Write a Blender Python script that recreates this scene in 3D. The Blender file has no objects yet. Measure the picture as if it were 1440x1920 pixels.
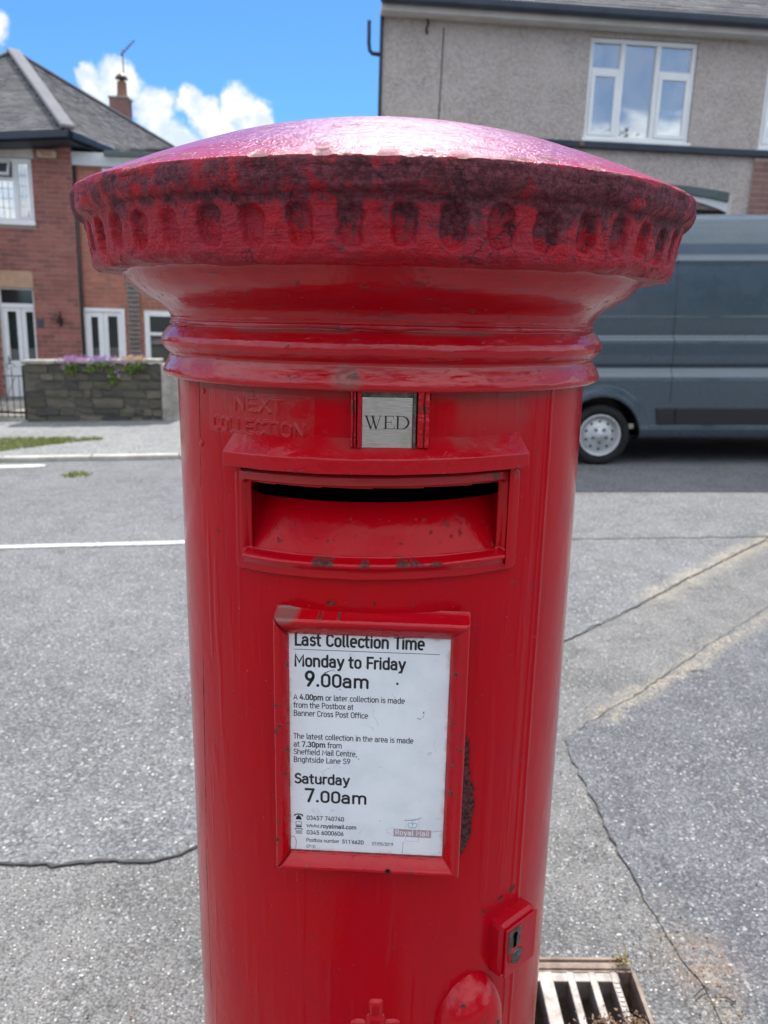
import bpy, bmesh, math, random
import numpy as np
from mathutils import Vector, Matrix
R_ = math.radians
random.seed(7)
scene = bpy.context.scene
COL = scene.collection

# ------------------------------------------------------------------ camera
PITCH, ROLL = R_(13.673), R_(1.75)
CAMP = np.array([-0.0060, -0.985, 1.40])
fw = np.array([0, math.cos(PITCH), -math.sin(PITCH)])
u0 = np.array([0, math.sin(PITCH), math.cos(PITCH)])
r0 = np.array([1.0, 0, 0])
cr = math.cos(ROLL) * r0 + math.sin(ROLL) * u0
cu = -math.sin(ROLL) * r0 + math.cos(ROLL) * u0
cam = bpy.data.cameras.new('camera')
camo = bpy.data.objects.new('camera', cam)
COL.objects.link(camo)
camo.matrix_world = Matrix(((cr[0], cu[0], -fw[0], CAMP[0]), (cr[1], cu[1], -fw[1], CAMP[1]),
                            (cr[2], cu[2], -fw[2], CAMP[2]), (0, 0, 0, 1)))
cam.sensor_fit = 'VERTICAL'
cam.sensor_height = 36
cam.sensor_width = 27
cam.lens = 1500 / 1920 * 36
cam.clip_start = 0.05
cam.clip_end = 3000
cam.dof.use_dof = True
cam.dof.focus_distance = 0.74
cam.dof.aperture_fstop = 9.5
scene.camera = camo

# ------------------------------------------------------------------ sky and sun
SUN_EL, SUN_AZ = R_(57), R_(1.5)      # azimuth measured from +Y towards +X
SKY_S = 0.10
world = bpy.data.worlds.new('World')
scene.world = world
world.use_nodes = True
NT = world.node_tree
for n in list(NT.nodes): NT.nodes.remove(n)

class G:
    """tiny node-graph helper"""
    def __init__(s, nt): s.nt = nt
    def n(s, t, **k):
        nd = s.nt.nodes.new(t)
        for a, b in k.items(): setattr(nd, a, b)
        return nd
    def put(s, sock, v):
        if isinstance(v, bpy.types.NodeSocket): s.nt.links.new(v, sock)
        elif v is not None:
            if hasattr(sock.default_value, '__len__') and not hasattr(v, '__len__'): v = [v] * len(sock.default_value)
            if hasattr(sock.default_value, '__len__') and len(sock.default_value) == 4 and len(v) == 3: v = (*v, 1)
            sock.default_value = v
    def m(s, op, a, b=None, c=None, clamp=False):
        nd = s.n('ShaderNodeMath', operation=op, use_clamp=clamp)
        s.put(nd.inputs[0], a)
        if b is not None: s.put(nd.inputs[1], b)
        if c is not None: s.put(nd.inputs[2], c)
        return nd.outputs[0]
    def v(s, op, a, b=None):
        nd = s.n('ShaderNodeVectorMath', operation=op)
        s.put(nd.inputs[0], a)
        if b is not None: s.put(nd.inputs[1], b)
        return nd.outputs['Value'] if op in ('DOT_PRODUCT', 'LENGTH', 'DISTANCE') else nd.outputs[0]
    def rng(s, x, a, b, c=0.0, d=1.0, smooth=True):
        nd = s.n('ShaderNodeMapRange', interpolation_type='SMOOTHSTEP' if smooth else 'LINEAR')
        s.put(nd.inputs[0], x)
        for i, q in enumerate((a, b, c, d)): s.put(nd.inputs[i + 1], q)
        return nd.outputs[0]
    def mix(s, f, a, b, blend='MIX'):
        nd = s.n('ShaderNodeMix', data_type='RGBA', blend_type=blend)
        s.put(nd.inputs[0], f); s.put(nd.inputs[6], a); s.put(nd.inputs[7], b)
        return nd.outputs[2]
    def noise(s, vec, scale, detail=4, rough=.55, dist=0.0, out=0):
        nd = s.n('ShaderNodeTexNoise')
        if vec is not None: s.put(nd.inputs['Vector'], vec)
        nd.inputs['Scale'].default_value = scale; nd.inputs['Detail'].default_value = detail
        nd.inputs['Roughness'].default_value = rough; nd.inputs['Distortion'].default_value = dist
        return nd.outputs[out]
    def vor(s, vec, scale, feature='F1', out='Distance', rand=1.0):
        nd = s.n('ShaderNodeTexVoronoi', feature=feature)
        if vec is not None: s.put(nd.inputs['Vector'], vec)
        nd.inputs['Scale'].default_value = scale; nd.inputs['Randomness'].default_value = rand
        return nd.outputs[out]
    def sep(s, v):
        nd = s.n('ShaderNodeSeparateXYZ'); s.put(nd.inputs[0], v); return nd.outputs
    def comb(s, x, y, z):
        nd = s.n('ShaderNodeCombineXYZ'); s.put(nd.inputs[0], x); s.put(nd.inputs[1], y); s.put(nd.inputs[2], z); return nd.outputs[0]
    def scalev(s, v, sc): return s.v('MULTIPLY', v, sc)
    def co(s, which='Object'): return s.n('ShaderNodeTexCoord').outputs[which]
    def attr(s, name, out='Fac'): return s.n('ShaderNodeAttribute', attribute_name=name).outputs[out]

g = G(NT)
sky = g.n('ShaderNodeTexSky', sky_type='NISHITA')
sky.sun_disc = False
sky.sun_elevation = SUN_EL
sky.sun_rotation = SUN_AZ
sky.altitude = 200; sky.air_density = 1.0; sky.dust_density = 0.4; sky.ozone_density = 2.6
gen = g.co('Generated')
# cumulus: clumps low over the roofs plus cloud outside the view, thickened for fill light
BLOBS = [(-0.3229,0.9170,0.2343,0.0167),(-0.2929,0.9274,0.2327,0.0253),(-0.2612,0.9419,0.2111,0.0280),(-0.2251,0.9488,0.2217,0.0173),
 (-0.2094,0.9550,0.2102,0.0200),(-0.1749,0.9596,0.2203,0.0253),(-0.1555,0.9659,0.2071,0.0240),(-0.1964,0.9614,0.1930,0.0300),
 (-0.2419,0.9528,0.1834,0.0233),(-0.3079,0.9270,0.2141,0.0267),(-0.4064,0.8743,0.2667,0.0230)]
warp = g.v('SUBTRACT', g.noise(gen, 26, 6, .62, 0, 1), (0.5, 0.5, 0.5))
dirw = g.v('NORMALIZE', g.v('ADD', gen, g.v('ADD', g.v('MULTIPLY', warp, (0.040, 0.040, 0.040)), g.v('MULTIPLY', g.v('SUBTRACT', g.noise(gen, 90, 4, .6, 0, 1), (0.5, 0.5, 0.5)), (0.010, 0.010, 0.010)))))
acc = None
for bx_, by_, bz_, br_ in BLOBS:
    d = g.v('DISTANCE', dirw, (bx_, by_, bz_))
    e = g.rng(d, br_ * 1.05, br_ * 0.6)
    acc = e if acc is None else g.m('MAXIMUM', acc, e)
gx, gy, gz = g.sep(gen)[0:3]
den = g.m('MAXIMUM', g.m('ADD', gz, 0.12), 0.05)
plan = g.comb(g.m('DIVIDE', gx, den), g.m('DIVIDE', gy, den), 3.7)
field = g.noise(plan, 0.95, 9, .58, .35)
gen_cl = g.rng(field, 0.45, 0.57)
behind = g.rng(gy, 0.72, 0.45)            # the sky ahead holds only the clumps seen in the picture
gen_cl = g.m('MULTIPLY', g.m('MULTIPLY', g.m('MAXIMUM', gen_cl, 0.22), behind), g.rng(gz, -0.02, 0.06))  # thin veil added behind the viewer to pale the reflecting panes
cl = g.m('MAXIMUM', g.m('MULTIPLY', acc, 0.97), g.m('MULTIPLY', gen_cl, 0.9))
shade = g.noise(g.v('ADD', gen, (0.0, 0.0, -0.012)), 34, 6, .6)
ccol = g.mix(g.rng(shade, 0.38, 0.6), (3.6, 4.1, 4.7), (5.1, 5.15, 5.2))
ccol = g.mix(1.0, ccol, g.comb(*[g.rng(gy, 0.7, -0.2, 1.0, 2.1)] * 3), 'MULTIPLY')   # unseen cloud behind the viewer brightened to fill the shaded fronts
skyc = g.mix(1.0, sky.outputs[0], (0.27, 0.50, 0.74), 'MULTIPLY')
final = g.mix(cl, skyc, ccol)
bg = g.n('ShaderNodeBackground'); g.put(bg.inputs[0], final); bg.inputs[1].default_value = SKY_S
wo = g.n('ShaderNodeOutputWorld'); NT.links.new(bg.outputs[0], wo.inputs[0])

sl = bpy.data.lights.new('sun', 'SUN')
sl.energy = 3.1; sl.angle = R_(0.53); sl.color = (1.0, 0.965, 0.91)
so = bpy.data.objects.new('sun', sl); COL.objects.link(so)
sd = Vector((math.sin(SUN_AZ) * math.cos(SUN_EL), math.cos(SUN_AZ) * math.cos(SUN_EL), math.sin(SUN_EL)))
so.rotation_euler = sd.to_track_quat('Z', 'Y').to_euler()
so.location = sd * 40

scene.view_settings.view_transform = 'Standard'
scene.view_settings.look = 'None'
scene.view_settings.gamma = 1
scene.view_settings.use_curve_mapping = False
scene.view_settings.exposure = 1.12
scene.cycles.max_bounces = 6
scene.cycles.transparent_max_bounces = 8

# ------------------------------------------------------------------ materials
MATS = {}
def mat(name, fn=None, base=(.5, .5, .5), rough=.6, metal=0.0, spec=.5, **k):
    m = bpy.data.materials.new(name); m.use_nodes = True
    gg = G(m.node_tree); b = m.node_tree.nodes['Principled BSDF']
    gg.put(b.inputs['Base Color'], base); b.inputs['Roughness'].default_value = rough
    b.inputs['Metallic'].default_value = metal; b.inputs['Specular IOR Level'].default_value = spec
    for a, v in k.items(): gg.put(b.inputs[a.replace('_', ' ')], v)
    if fn: fn(gg, b)
    MATS[name] = m
    return m
def bump(gg, b, h, strength=.5, dist=.01, prev=None):
    nd = gg.n('ShaderNodeBump'); nd.inputs['Strength'].default_value = strength; nd.inputs['Distance'].default_value = dist
    gg.put(nd.inputs['Height'], h)
    if prev is not None: gg.put(nd.inputs['Normal'], prev)
    if b is not None: gg.put(b.inputs['Normal'], nd.outputs[0])
    return nd.outputs[0]

RED = (.455, .0011, .0065)
def f_paint(kind):
    def fn(gg, b):
        co = gg.co('Object')
        n1 = gg.noise(co, 9, 5, .6)
        n2 = gg.noise(gg.scalev(co, (1, 1, .35)), 55, 5, .6)
        fine = gg.noise(co, 420, 3, .6)
        c = gg.mix(gg.rng(n1, .35, .68), RED, (.42, .0018, .011))
        c = gg.mix(gg.m('MULTIPLY', gg.rng(n2, .55, .75), .35), c, (.31, .008, .022))
        rough = gg.rng(n1, .3, .7, .10, .22)
        # speckles of chipped paint
        if kind in ('body', 'relief'):
            sp = gg.rng(gg.noise(co, 150, 3, .5), .77, .79)
            c = gg.mix(gg.m('MULTIPLY', sp, .7), c, (.10, .04, .045))
            pale = gg.rng(gg.noise(gg.v('ADD', co, (3, 1, 2)), 230, 2, .5), .75, .78)
            c = gg.mix(gg.m('MULTIPLY', pale, .5), c, (.6, .16, .2))
        if kind == 'cap':
            # bleached, chalky top of the dome; the flanks are dulled by dust
            c = gg.mix(gg.rng(gg.noise(co, 28, 5, .65), .35, .65, .2, .65), c, (.24, .022, .042))
            top = gg.attr('top')
            fade = gg.mix(gg.rng(gg.noise(gg.scalev(co, (1, 3, 1)), 14, 6, .65), .3, .7), (.27, .050, .125), (.30, .085, .20))
            flake = gg.rng(gg.noise(gg.v('ADD', co, (.3, .17, 0)), 13, 7, .68), .64, .68)
            rim_r = gg.v('LENGTH', gg.v('MULTIPLY', co, (1, 1, 0)))
            fade = gg.mix(gg.m('MULTIPLY', gg.rng(gg.m('ADD', rim_r, gg.m('MULTIPLY', gg.m('SUBTRACT', gg.noise(co, 9, 5, .6), .5), .22)), .25, .345), .75), fade, (.40, .02, .045))
            fade = gg.mix(gg.m('MULTIPLY', flake, .8), fade, (.24, .14, .10))
            c = gg.mix(top, c, fade)
            grn = gg.m('ADD', gg.m('MULTIPLY', gg.noise(gg.scalev(co, (1, 1, .45)), 20, 7, .7, .4), .65), gg.m('MULTIPLY', gg.noise(co, 64, 5, .7, .6), .35))
            fin = gg.noise(co, 190, 4, .7)
            gm = gg.m('ADD', gg.m('ADD', grn, gg.m('MULTIPLY', gg.m('SUBTRACT', fin, .5), .18)), gg.m('MULTIPLY', gg.m('SUBTRACT', gg.attr('grime_shade'), .5), .20))
            gmask = gg.m('MULTIPLY', gg.rng(gm, .45, .545), gg.m('SUBTRACT', 1, top))
            crk = gg.vor(gg.v('ADD', co, gg.v('MULTIPLY', gg.noise(co, 60, 4, .6, 0, 1), (.02, .02, .02))), 42, 'DISTANCE_TO_EDGE')
            crm = gg.m('MULTIPLY', gg.m('MULTIPLY', gg.rng(crk, .05, .0), gg.rng(gg.noise(co, 25, 3, .5), .5, .6)), gg.m('SUBTRACT', 1, top))
            gc = gg.mix(gg.rng(fin, .4, .62), (.030, .018, .026), (.13, .045, .062))
            c = gg.mix(gg.m('MULTIPLY', gmask, .84), c, gc)
            c = gg.mix(gg.m('MULTIPLY', crm, .75), c, (.02, .008, .012))
            rough = gg.m('ADD', gg.m('ADD', .32, gg.m('MULTIPLY', gmask, .35)), gg.m('MULTIPLY', top, -.08))
        if kind == 'neck':
            z = gg.sep(co)[2]
            gm = gg.rng(gg.noise(gg.scalev(co, (6, 6, 60)), 3.2, 5, .6), .55, .7)
            c = gg.mix(gg.m('MULTIPLY', gm, .45), c, (.16, .03, .055))
            rough = gg.m('ADD', .15, gg.m('MULTIPLY', gg.rng(gg.noise(co, 30, 4, .6), .4, .7), .12))
        w = gg.attr('wear')
        rust = gg.mix(gg.rng(gg.noise(co, 260, 5, .7), .38, .62), (.022, .009, .012), (.13, .045, .038))
        c = gg.mix(w, c, rust)
        gr = gg.attr('dust')
        c = gg.mix(gr, c, (.16, .12, .10))
        gg.put(b.inputs['Base Color'], c)
        gg.put(b.inputs['Roughness'], gg.m('ADD', rough, gg.m('MULTIPLY', w, .5), clamp=True))
        b.inputs['Specular IOR Level'].default_value = {'cap': .22, 'neck': .42, 'relief': .36}.get(kind, .17)
        if kind == 'cap': gg.put(b.inputs['Specular IOR Level'], gg.m('SUBTRACT', .24, gg.m('MULTIPLY', top, .10)))
        b.inputs['Coat Weight'].default_value = {'cap': .0, 'neck': .15}.get(kind, .0)
        b.inputs['Coat Roughness'].default_value = .08 if kind != 'cap' else .3
        brush = gg.noise(gg.scalev(co, (1, 1, 9) if kind in ('neck', 'cap') else (3, 3, .8)), 24, 5, .6)
        lump = gg.noise(co, 75 if kind != 'body' else 48, 4, .55)
        h = gg.m('ADD', gg.m('MULTIPLY', brush, .6), gg.m('MULTIPLY', lump, .8))
        h = gg.m('ADD', h, gg.m('MULTIPLY', fine, .10 if kind != 'cap' else .5))
        if kind == 'cap': h = gg.m('MULTIPLY', h, gg.m('SUBTRACT', 1, gg.m('MULTIPLY', top, .38)))
        h = gg.m('ADD', h, gg.m('MULTIPLY', gg.m('MULTIPLY', w, gg.noise(co, 500, 3, .7)), 1.2))
        bump(gg, b, h, {'cap': .8, 'body': .32, 'relief': .42}.get(kind, .5), .0018 if kind != 'cap' else .0042)
    return fn
P_CAP = mat('faded_cap_paint', f_paint('cap'))
P_NECK = mat('glossy_neck_paint', f_paint('neck'))
P_BODY = mat('red_door_paint', f_paint('body'))
P_REL = mat('red_relief_paint', f_paint('relief'))
DARK = mat('dark_interior', base=(.004, .003, .004), rough=1.0, spec=0.0)
INK = mat('black_ink', base=(.012, .012, .016), rough=.35)
INK2 = mat('grey_ink', base=(.05, .05, .06), rough=.4)
LOGO_BAR = mat('faded_logo_pink', base=(.42, .31, .34), rough=.35)
LOGO_BLUE = mat('faded_logo_blue', base=(.36, .48, .68), rough=.35)
LOGO_LINE = mat('faded_logo_line', base=(.45, .45, .52), rough=.35)

def f_enamel(gg, b):
    co = gg.co('Object'); x, y, z = gg.sep(co)[0:3]
    c = gg.mix(gg.rng(gg.noise(co, 30, 5, .6), .35, .7), (.80, .83, .87), (.72, .76, .80))
    # grime gathered along the edges of the enamel, smears and scuffs
    ex = gg.m('MINIMUM', gg.m('SUBTRACT', x, -.0744), gg.m('SUBTRACT', .0866, x))
    ez = gg.m('MINIMUM', gg.m('SUBTRACT', z, .849), gg.m('SUBTRACT', 1.0945, z))
    e = gg.m('MINIMUM', ex, ez)
    en = gg.m('ADD', e, gg.m('MULTIPLY', gg.m('SUBTRACT', gg.noise(co, 90, 5, .65), .5), .016))
    c = gg.mix(gg.rng(en, .0035, -.004), c, (.50, .42, .30))
    c = gg.mix(gg.rng(en, -.0022, -.0045), c, (.05, .04, .03))
    sm = gg.rng(gg.noise(gg.scalev(co, (1, 1, 2.6)), 38, 3, .6, 1.5), .66, .76)
    c = gg.mix(gg.m('MULTIPLY', sm, .3), c, (.30, .31, .34))
    ring = gg.vor(gg.v('ADD', co, gg.v('MULTIPLY', gg.noise(co, 40, 4, .6, 0, 1), (.03, .03, .03))), 22, 'DISTANCE_TO_EDGE')
    cr_ = gg.m('MULTIPLY', gg.rng(ring, .010, .002), gg.rng(gg.noise(co, 17, 2, .5), .56, .62))
    c = gg.mix(gg.m('MULTIPLY', cr_, .35), c, (.12, .11, .12))
    sp = gg.rng(gg.noise(co, 330, 2, .5), .77, .79)
    c = gg.mix(sp, c, (.05, .04, .04))
    gg.put(b.inputs['Base Color'], c)
    b.inputs['Roughness'].default_value = .3
    bump(gg, b, gg.noise(co, 60, 3, .5), .12, .002)
ENAMEL = mat('white_enamel', f_enamel)
def f_brushed(gg, b):
    co = gg.co('Object')
    s = gg.noise(gg.scalev(co, (.25, .25, 9)), 260, 4, .65)
    c = gg.mix(gg.rng(s, .3, .7), (.40, .37, .35), (.62, .59, .55))
    st = gg.rng(gg.noise(co, 60, 5, .6), .45, .75)
    c = gg.mix(gg.m('MULTIPLY', st, .4), c, (.30, .26, .22))
    gg.put(b.inputs['Base Color'], c)
    bump(gg, b, s, .25, .0005)
STEEL = mat('brushed_steel_tab', f_brushed, rough=.38, metal=.75)
def f_oldmetal(gg, b):
    co = gg.co('Object')
    c = gg.mix(gg.rng(gg.noise(co, 120, 5, .65), .35, .65), (.07, .065, .055), (.20, .17, .14))
    gg.put(b.inputs['Base Color'], c); bump(gg, b, gg.noise(co, 300, 4, .6), .4, .001)
OLDMETAL = mat('tarnished_metal', f_oldmetal, rough=.5, metal=.6)

def f_asphalt(c0, c1, chip, cs, bs, stain=None):
    def fn(gg, b):
        co = gg.co('Object')
        big = gg.noise(co, .9, 5, .6)
        mid = gg.noise(co, 6, 5, .6)
        cell = gg.vor(co, cs, 'F1', 'Color')
        cv = gg.sep(cell)[0]
        edge = gg.vor(co, cs, 'F1', 'Distance')
        c = gg.mix(gg.rng(gg.m('ADD', gg.m('MULTIPLY', big, .5), gg.m('MULTIPLY', mid, .5)), .38, .62), c0, c1)
        c = gg.mix(gg.m('MULTIPLY', gg.rng(cv, 0, 1, 0, 1, False), .5), c, gg.mix(cv, (.04, .04, .042), (.36, .36, .37)))
        white = gg.m('MULTIPLY', gg.rng(gg.sep(cell)[1], 1 - chip, 1 - chip + .01), gg.rng(edge, .5, .3))
        c = gg.mix(gg.m('MULTIPLY', white, gg.rng(gg.sep(cell)[2], 0, 1, .35, 1.0, False)), c, (.66, .65, .62))
        st2 = gg.vor(co, cs * .42, 'F1', 'Color'); sd2 = gg.vor(co, cs * .42, 'F1', 'Distance')
        c = gg.mix(gg.m('MULTIPLY', gg.m('MULTIPLY', gg.rng(gg.sep(st2)[0], .76, .82), gg.rng(sd2, .42, .34)), .55), c, gg.mix(gg.rng(gg.sep(st2)[1], .3, .7), (.07, .07, .072), (.52, .50, .47)))
        c = gg.mix(gg.m('MULTIPLY', gg.rng(gg.noise(co, 2.3, 6, .7, .6), .56, .72), .35), c, (.085, .084, .082))
        c = gg.mix(gg.m('MULTIPLY', gg.rng(edge, .42, .8), .55), c, (.035, .036, .04))
        if stain: c = stain(gg, co, c)
        gg.put(b.inputs['Base Color'], c)
        b.inputs['Roughness'].default_value = .85; b.inputs['Specular IOR Level'].default_value = .12
        h = gg.m('ADD', gg.m('MULTIPLY', gg.m('SUBTRACT', 1, edge), 1.0), gg.m('MULTIPLY', gg.noise(co, cs * 2.2, 3, .6), .7))
        h = gg.m('ADD', h, gg.m('MULTIPLY', cv, .6))
        bump(gg, b, h, bs, .004)
    return fn
def seg_dist(gg, co, a, b_):
    ax, ay = a; bx, by = b_; L = math.hypot(bx - ax, by - ay); tx, ty = (bx - ax) / L, (by - ay) / L
    x, y = gg.sep(co)[0], gg.sep(co)[1]
    dx = gg.m('SUBTRACT', x, ax); dy = gg.m('SUBTRACT', y, ay)
    perp = gg.m('ABSOLUTE', gg.m('SUBTRACT', gg.m('MULTIPLY', dx, ty), gg.m('MULTIPLY', dy, tx)))
    al = gg.m('ADD', gg.m('MULTIPLY', dx, tx), gg.m('MULTIPLY', dy, ty))
    return perp, al, L
def sand_stain(gg, co, c):
    wob = gg.m('MULTIPLY', gg.m('SUBTRACT', gg.noise(co, 5, 5, .65), .5), .22)
    for a, b_, w, lo, hi, amt in (((.83, 2.36), (2.6, 4.14), .13, .75, 1.35, .85), ((.63, 1.476), (2.9, 3.65), .075, .25, .7, .9), ((.72, .56), (.76, .2), .08, -.1, .05, .5)):
        p, al, L = seg_dist(gg, co, a, b_)
        k = gg.m('MULTIPLY', gg.rng(gg.m('ADD', p, wob), w, 0), gg.m('MULTIPLY', gg.rng(al, lo - .15, lo + .1), gg.rng(al, L + .1, L - .05)))
        k = gg.m('MULTIPLY', k, gg.m('MULTIPLY', gg.rng(gg.noise(co, 90, 4, .7), .38, .62), gg.rng(gg.noise(co, 11, 5, .7), .35, .6, .35, 1)))
        c = gg.mix(gg.m('MULTIPLY', k, amt), c, (.42, .36, .26))
    d = gg.v('DISTANCE', gg.v('MULTIPLY', co, (1, 1, 0)), (.735, .5, 0))
    k = gg.m('MULTIPLY', gg.rng(gg.m('ADD', d, wob), .14, .02), gg.rng(gg.noise(co, 60, 4, .7), .4, .6))
    c = gg.mix(gg.m('MULTIPLY', k, .35), c, (.28, .17, .12))
    return c
ASPH_NEAR = mat('weathered_near_asphalt', f_asphalt((.13, .127, .119), (.225, .219, .206), .06, 165, .8, sand_stain))
ASPH_ROAD = mat('road_asphalt', f_asphalt((.122, .124, .127), (.18, .182, .184), .035, 120, .5, sand_stain))
ASPH_PATCH = mat('blue_patch_asphalt', f_asphalt((.105, .108, .118), (.152, .156, .166), .035, 150, .8, sand_stain))
ASPH_FAR = mat('far_pavement_asphalt', f_asphalt((.21, .21, .205), (.27, .27, .262), .01, 60, .35))
def f_line(gg, b):
    co = gg.co('Object')
    n = gg.noise(co, 60, 5, .7)
    gg.put(b.inputs['Base Color'], gg.mix(gg.rng(n, .42, .60), (.62, .62, .60), (.24, .24, .24)))
LINE = mat('worn_road_paint', f_line, rough=.7)
CRACK = mat('tar_crack', base=(.04, .039, .038), rough=.8)
def f_mottle(c0, c1, s=3, bs=.3, bd=.01, fs=60):
    def fn(gg, b):
        co = gg.co('Object')
        n = gg.noise(co, s, 6, .65)
        gg.put(b.inputs['Base Color'], gg.mix(gg.rng(n, .3, .7), c0, c1))
        bump(gg, b, gg.m('ADD', gg.noise(co, fs, 4, .6), gg.m('MULTIPLY', n, .5)), bs, bd)
    return fn
KERB = mat('kerb_stone_concrete', f_mottle((.30, .28, .25), (.48, .45, .40), 5), rough=.85)
STONEM = mat('coping_concrete', f_mottle((.22, .20, .17), (.42, .39, .34), 6), rough=.9)

def f_rnd(cols, attr=False, s=5, fs=40, bs=.4):
    def fn(gg, b):
        r = gg.attr('rnd') if attr else gg.n('ShaderNodeObjectInfo').outputs['Random']
        cr2 = gg.n('ShaderNodeValToRGB'); gg.put(cr2.inputs[0], r)
        el = cr2.color_ramp.elements
        while len(el) < len(cols): el.new(.5)
        for i, c in enumerate(cols): el[i].position = i / (len(cols) - 1); el[i].color = (*c, 1)
        geo = gg.n('ShaderNodeNewGeometry').outputs['Position']
        n = gg.noise(geo, s, 5, .65)
        c = gg.mix(gg.rng(n, .3, .7, 0, .5), cr2.outputs[0], gg.mix(1.0, cr2.outputs[0], (.55, .52, .52), 'MULTIPLY'))
        gg.put(b.inputs['Base Color'], c)
        bump(gg, b, gg.noise(geo, fs, 5, .6), bs, .006)
    return fn
BR = [(.27, .095, .075), (.33, .12, .095), (.22, .085, .072), (.36, .14, .11), (.30, .11, .088)]
BRICK_I = mat('red_brick', f_rnd(BR), rough=.85)
BRICK_S = mat('red_brick_mass', f_rnd(BR, True), rough=.85)
BR2 = [(.24, .125, .11), (.28, .145, .12), (.21, .115, .10)]
BRICK_B = mat('brown_brick', f_rnd(BR2), rough=.85)
MORTAR = mat('mortar', f_mottle((.36, .28, .25), (.46, .38, .34), 4), rough=.95)
STONE_I = mat('dark_rubble_stone', f_rnd([(.075, .068, .052), (.12, .108, .08), (.055, .054, .050), (.165, .145, .108), (.095, .09, .064)], s=9, fs=25, bs=.9), rough=.92)
SLATE_S = mat('grey_slate', f_rnd([(.16, .163, .17), (.20, .20, .205), (.14, .143, .15), (.235, .235, .235)], True, bs=.08), rough=.8, spec=.2)
SLATEB = mat('roof_underlay', base=(.05, .05, .055), rough=.9)
def f_lead(gg, b):
    co = gg.co('Object')
    gg.put(b.inputs['Base Color'], gg.mix(gg.noise(co, 3, 5, .6), (.17, .17, .18), (.25, .25, .265)))
LEAD = mat('hip_tile_cement', f_lead, rough=.9, spec=.1)
def f_dash(gg, b):
    co = gg.co('Object')
    v1 = gg.vor(co, 36, 'F1', 'Color'); n = gg.noise(co, 1.6, 5, .65); n2 = gg.noise(co, 16, 6, .8)
    c = gg.mix(gg.rng(n, .3, .7), (.34, .285, .25), (.46, .39, .345))
    c = gg.mix(gg.rng(gg.sep(v1)[0], 0, 1, 0, .5, False), c, (.60, .57, .55))
    c = gg.mix(gg.rng(n2, .55, .72, 0, .55), c, (.18, .165, .16))
    c = gg.mix(gg.rng(n2, .45, .28, 0, .4), c, (.60, .57, .55))
    gg.put(b.inputs['Base Color'], c)
    bump(gg, b, gg.m('ADD', gg.vor(co, 48, 'F1', 'Distance'), n2), .7, .02)
DASH = mat('pebbledash', f_dash, rough=.95)
UPVC = mat('white_upvc', f_mottle((.70, .71, .72), (.78, .79, .79), 2, .05), rough=.35)
WHITEP = mat('white_painted_board', f_mottle((.50, .52, .54), (.62, .64, .65), 3, .1), rough=.6)
CREAM = mat('grey_cream_render', f_mottle((.46, .43, .40), (.58, .55, .51), 3, .2), rough=.8)
NAVY = mat('dark_blue_paint', f_mottle((.010, .018, .032), (.02, .032, .05), 4, .1), rough=.4)
BLACKP = mat('black_plastic', base=(.012, .013, .016), rough=.4)
TEAL = mat('grey_green_paint', f_mottle((.055, .085, .085), (.09, .12, .12), 4, .1), rough=.55)
SANDST = mat('sandstone_lintel', f_mottle((.36, .22, .14), (.48, .31, .21), 7, .4), rough=.9)
BROWNP = mat('brown_pipe', base=(.045, .03, .03), rough=.5)
TERRA = mat('terracotta', f_mottle((.16, .085, .06), (.24, .13, .09), 5), rough=.85)
WOODG = mat('grey_weathered_wood', f_mottle((.17, .16, .145), (.27, .255, .235), 9), rough=.85)
CURT = mat('net_curtain', f_mottle((.55, .6, .6), (.75, .8, .8), 4), rough=.9)
ROOM = mat('pale_room_board', base=(.26, .32, .38), rough=.9)  # pale blue lifts the panes in place of sky reflected in them
IRON = mat('black_iron', base=(.02, .02, .022), rough=.5, metal=.3)
ALARM = mat('cream_alarm_case', base=(.45, .38, .25), rough=.5)
ALARMR = mat('faded_red_print', base=(.42, .10, .05), rough=.5)
PLAQUE = mat('dark_slate_plaque', base=(.04, .055, .08), rough=.3)
def glassmat(name, f, tint=(1, 1, 1)):
    m = bpy.data.materials.new(name); m.use_nodes = True; nt = m.node_tree
    for n in list(nt.nodes): nt.nodes.remove(n)
    gg = G(nt)
    tr = gg.n('ShaderNodeBsdfTransparent'); gl = gg.n('ShaderNodeBsdfGlossy'); gl.inputs['Roughness'].default_value = .02
    gl.inputs['Color'].default_value = (*tint, 1); tr.inputs['Color'].default_value = (.75, .8, .8, 1)
    lw = gg.n('ShaderNodeFresnel'); lw.inputs[0].default_value = 1.6
    k = gg.m('ADD', gg.m('MULTIPLY', lw.outputs[0], 1.0), f, clamp=True)
    mx = gg.n('ShaderNodeMixShader'); gg.put(mx.inputs[0], k)
    nt.links.new(tr.outputs[0], mx.inputs[1]); nt.links.new(gl.outputs[0], mx.inputs[2])
    o = gg.n('ShaderNodeOutputMaterial'); nt.links.new(mx.outputs[0], o.inputs[0])
    MATS[name] = m; return m
GLASS = glassmat('window_glass', .26)
GLASSD = glassmat('plain_glass', .04)
def f_van(gg, b):
    co = gg.co('Object')
    n = gg.noise(co, 2.5, 4, .6)
    gg.put(b.inputs['Base Color'], gg.mix(n, (.044, .070, .092), (.055, .085, .110)))
    gg.put(b.inputs['Roughness'], gg.rng(gg.noise(co, 6, 5, .6), .3, .7, .22, .34))
    bump(gg, b, gg.noise(gg.scalev(co, (1, 1, 1.5)), 1.6, 3, .5), .12, .02)
VAN = mat('blue_grey_metallic', f_van, metal=.25, Coat_Weight=.9, Coat_Roughness=.06)
RUBBER = mat('tyre_rubber', f_mottle((.010, .010, .011), (.022, .021, .021), 12), rough=.8, spec=.25)
WHEELM = mat('silver_wheel_paint', f_mottle((.42, .43, .44), (.56, .57, .58), 9), rough=.38, metal=.3)
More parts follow.
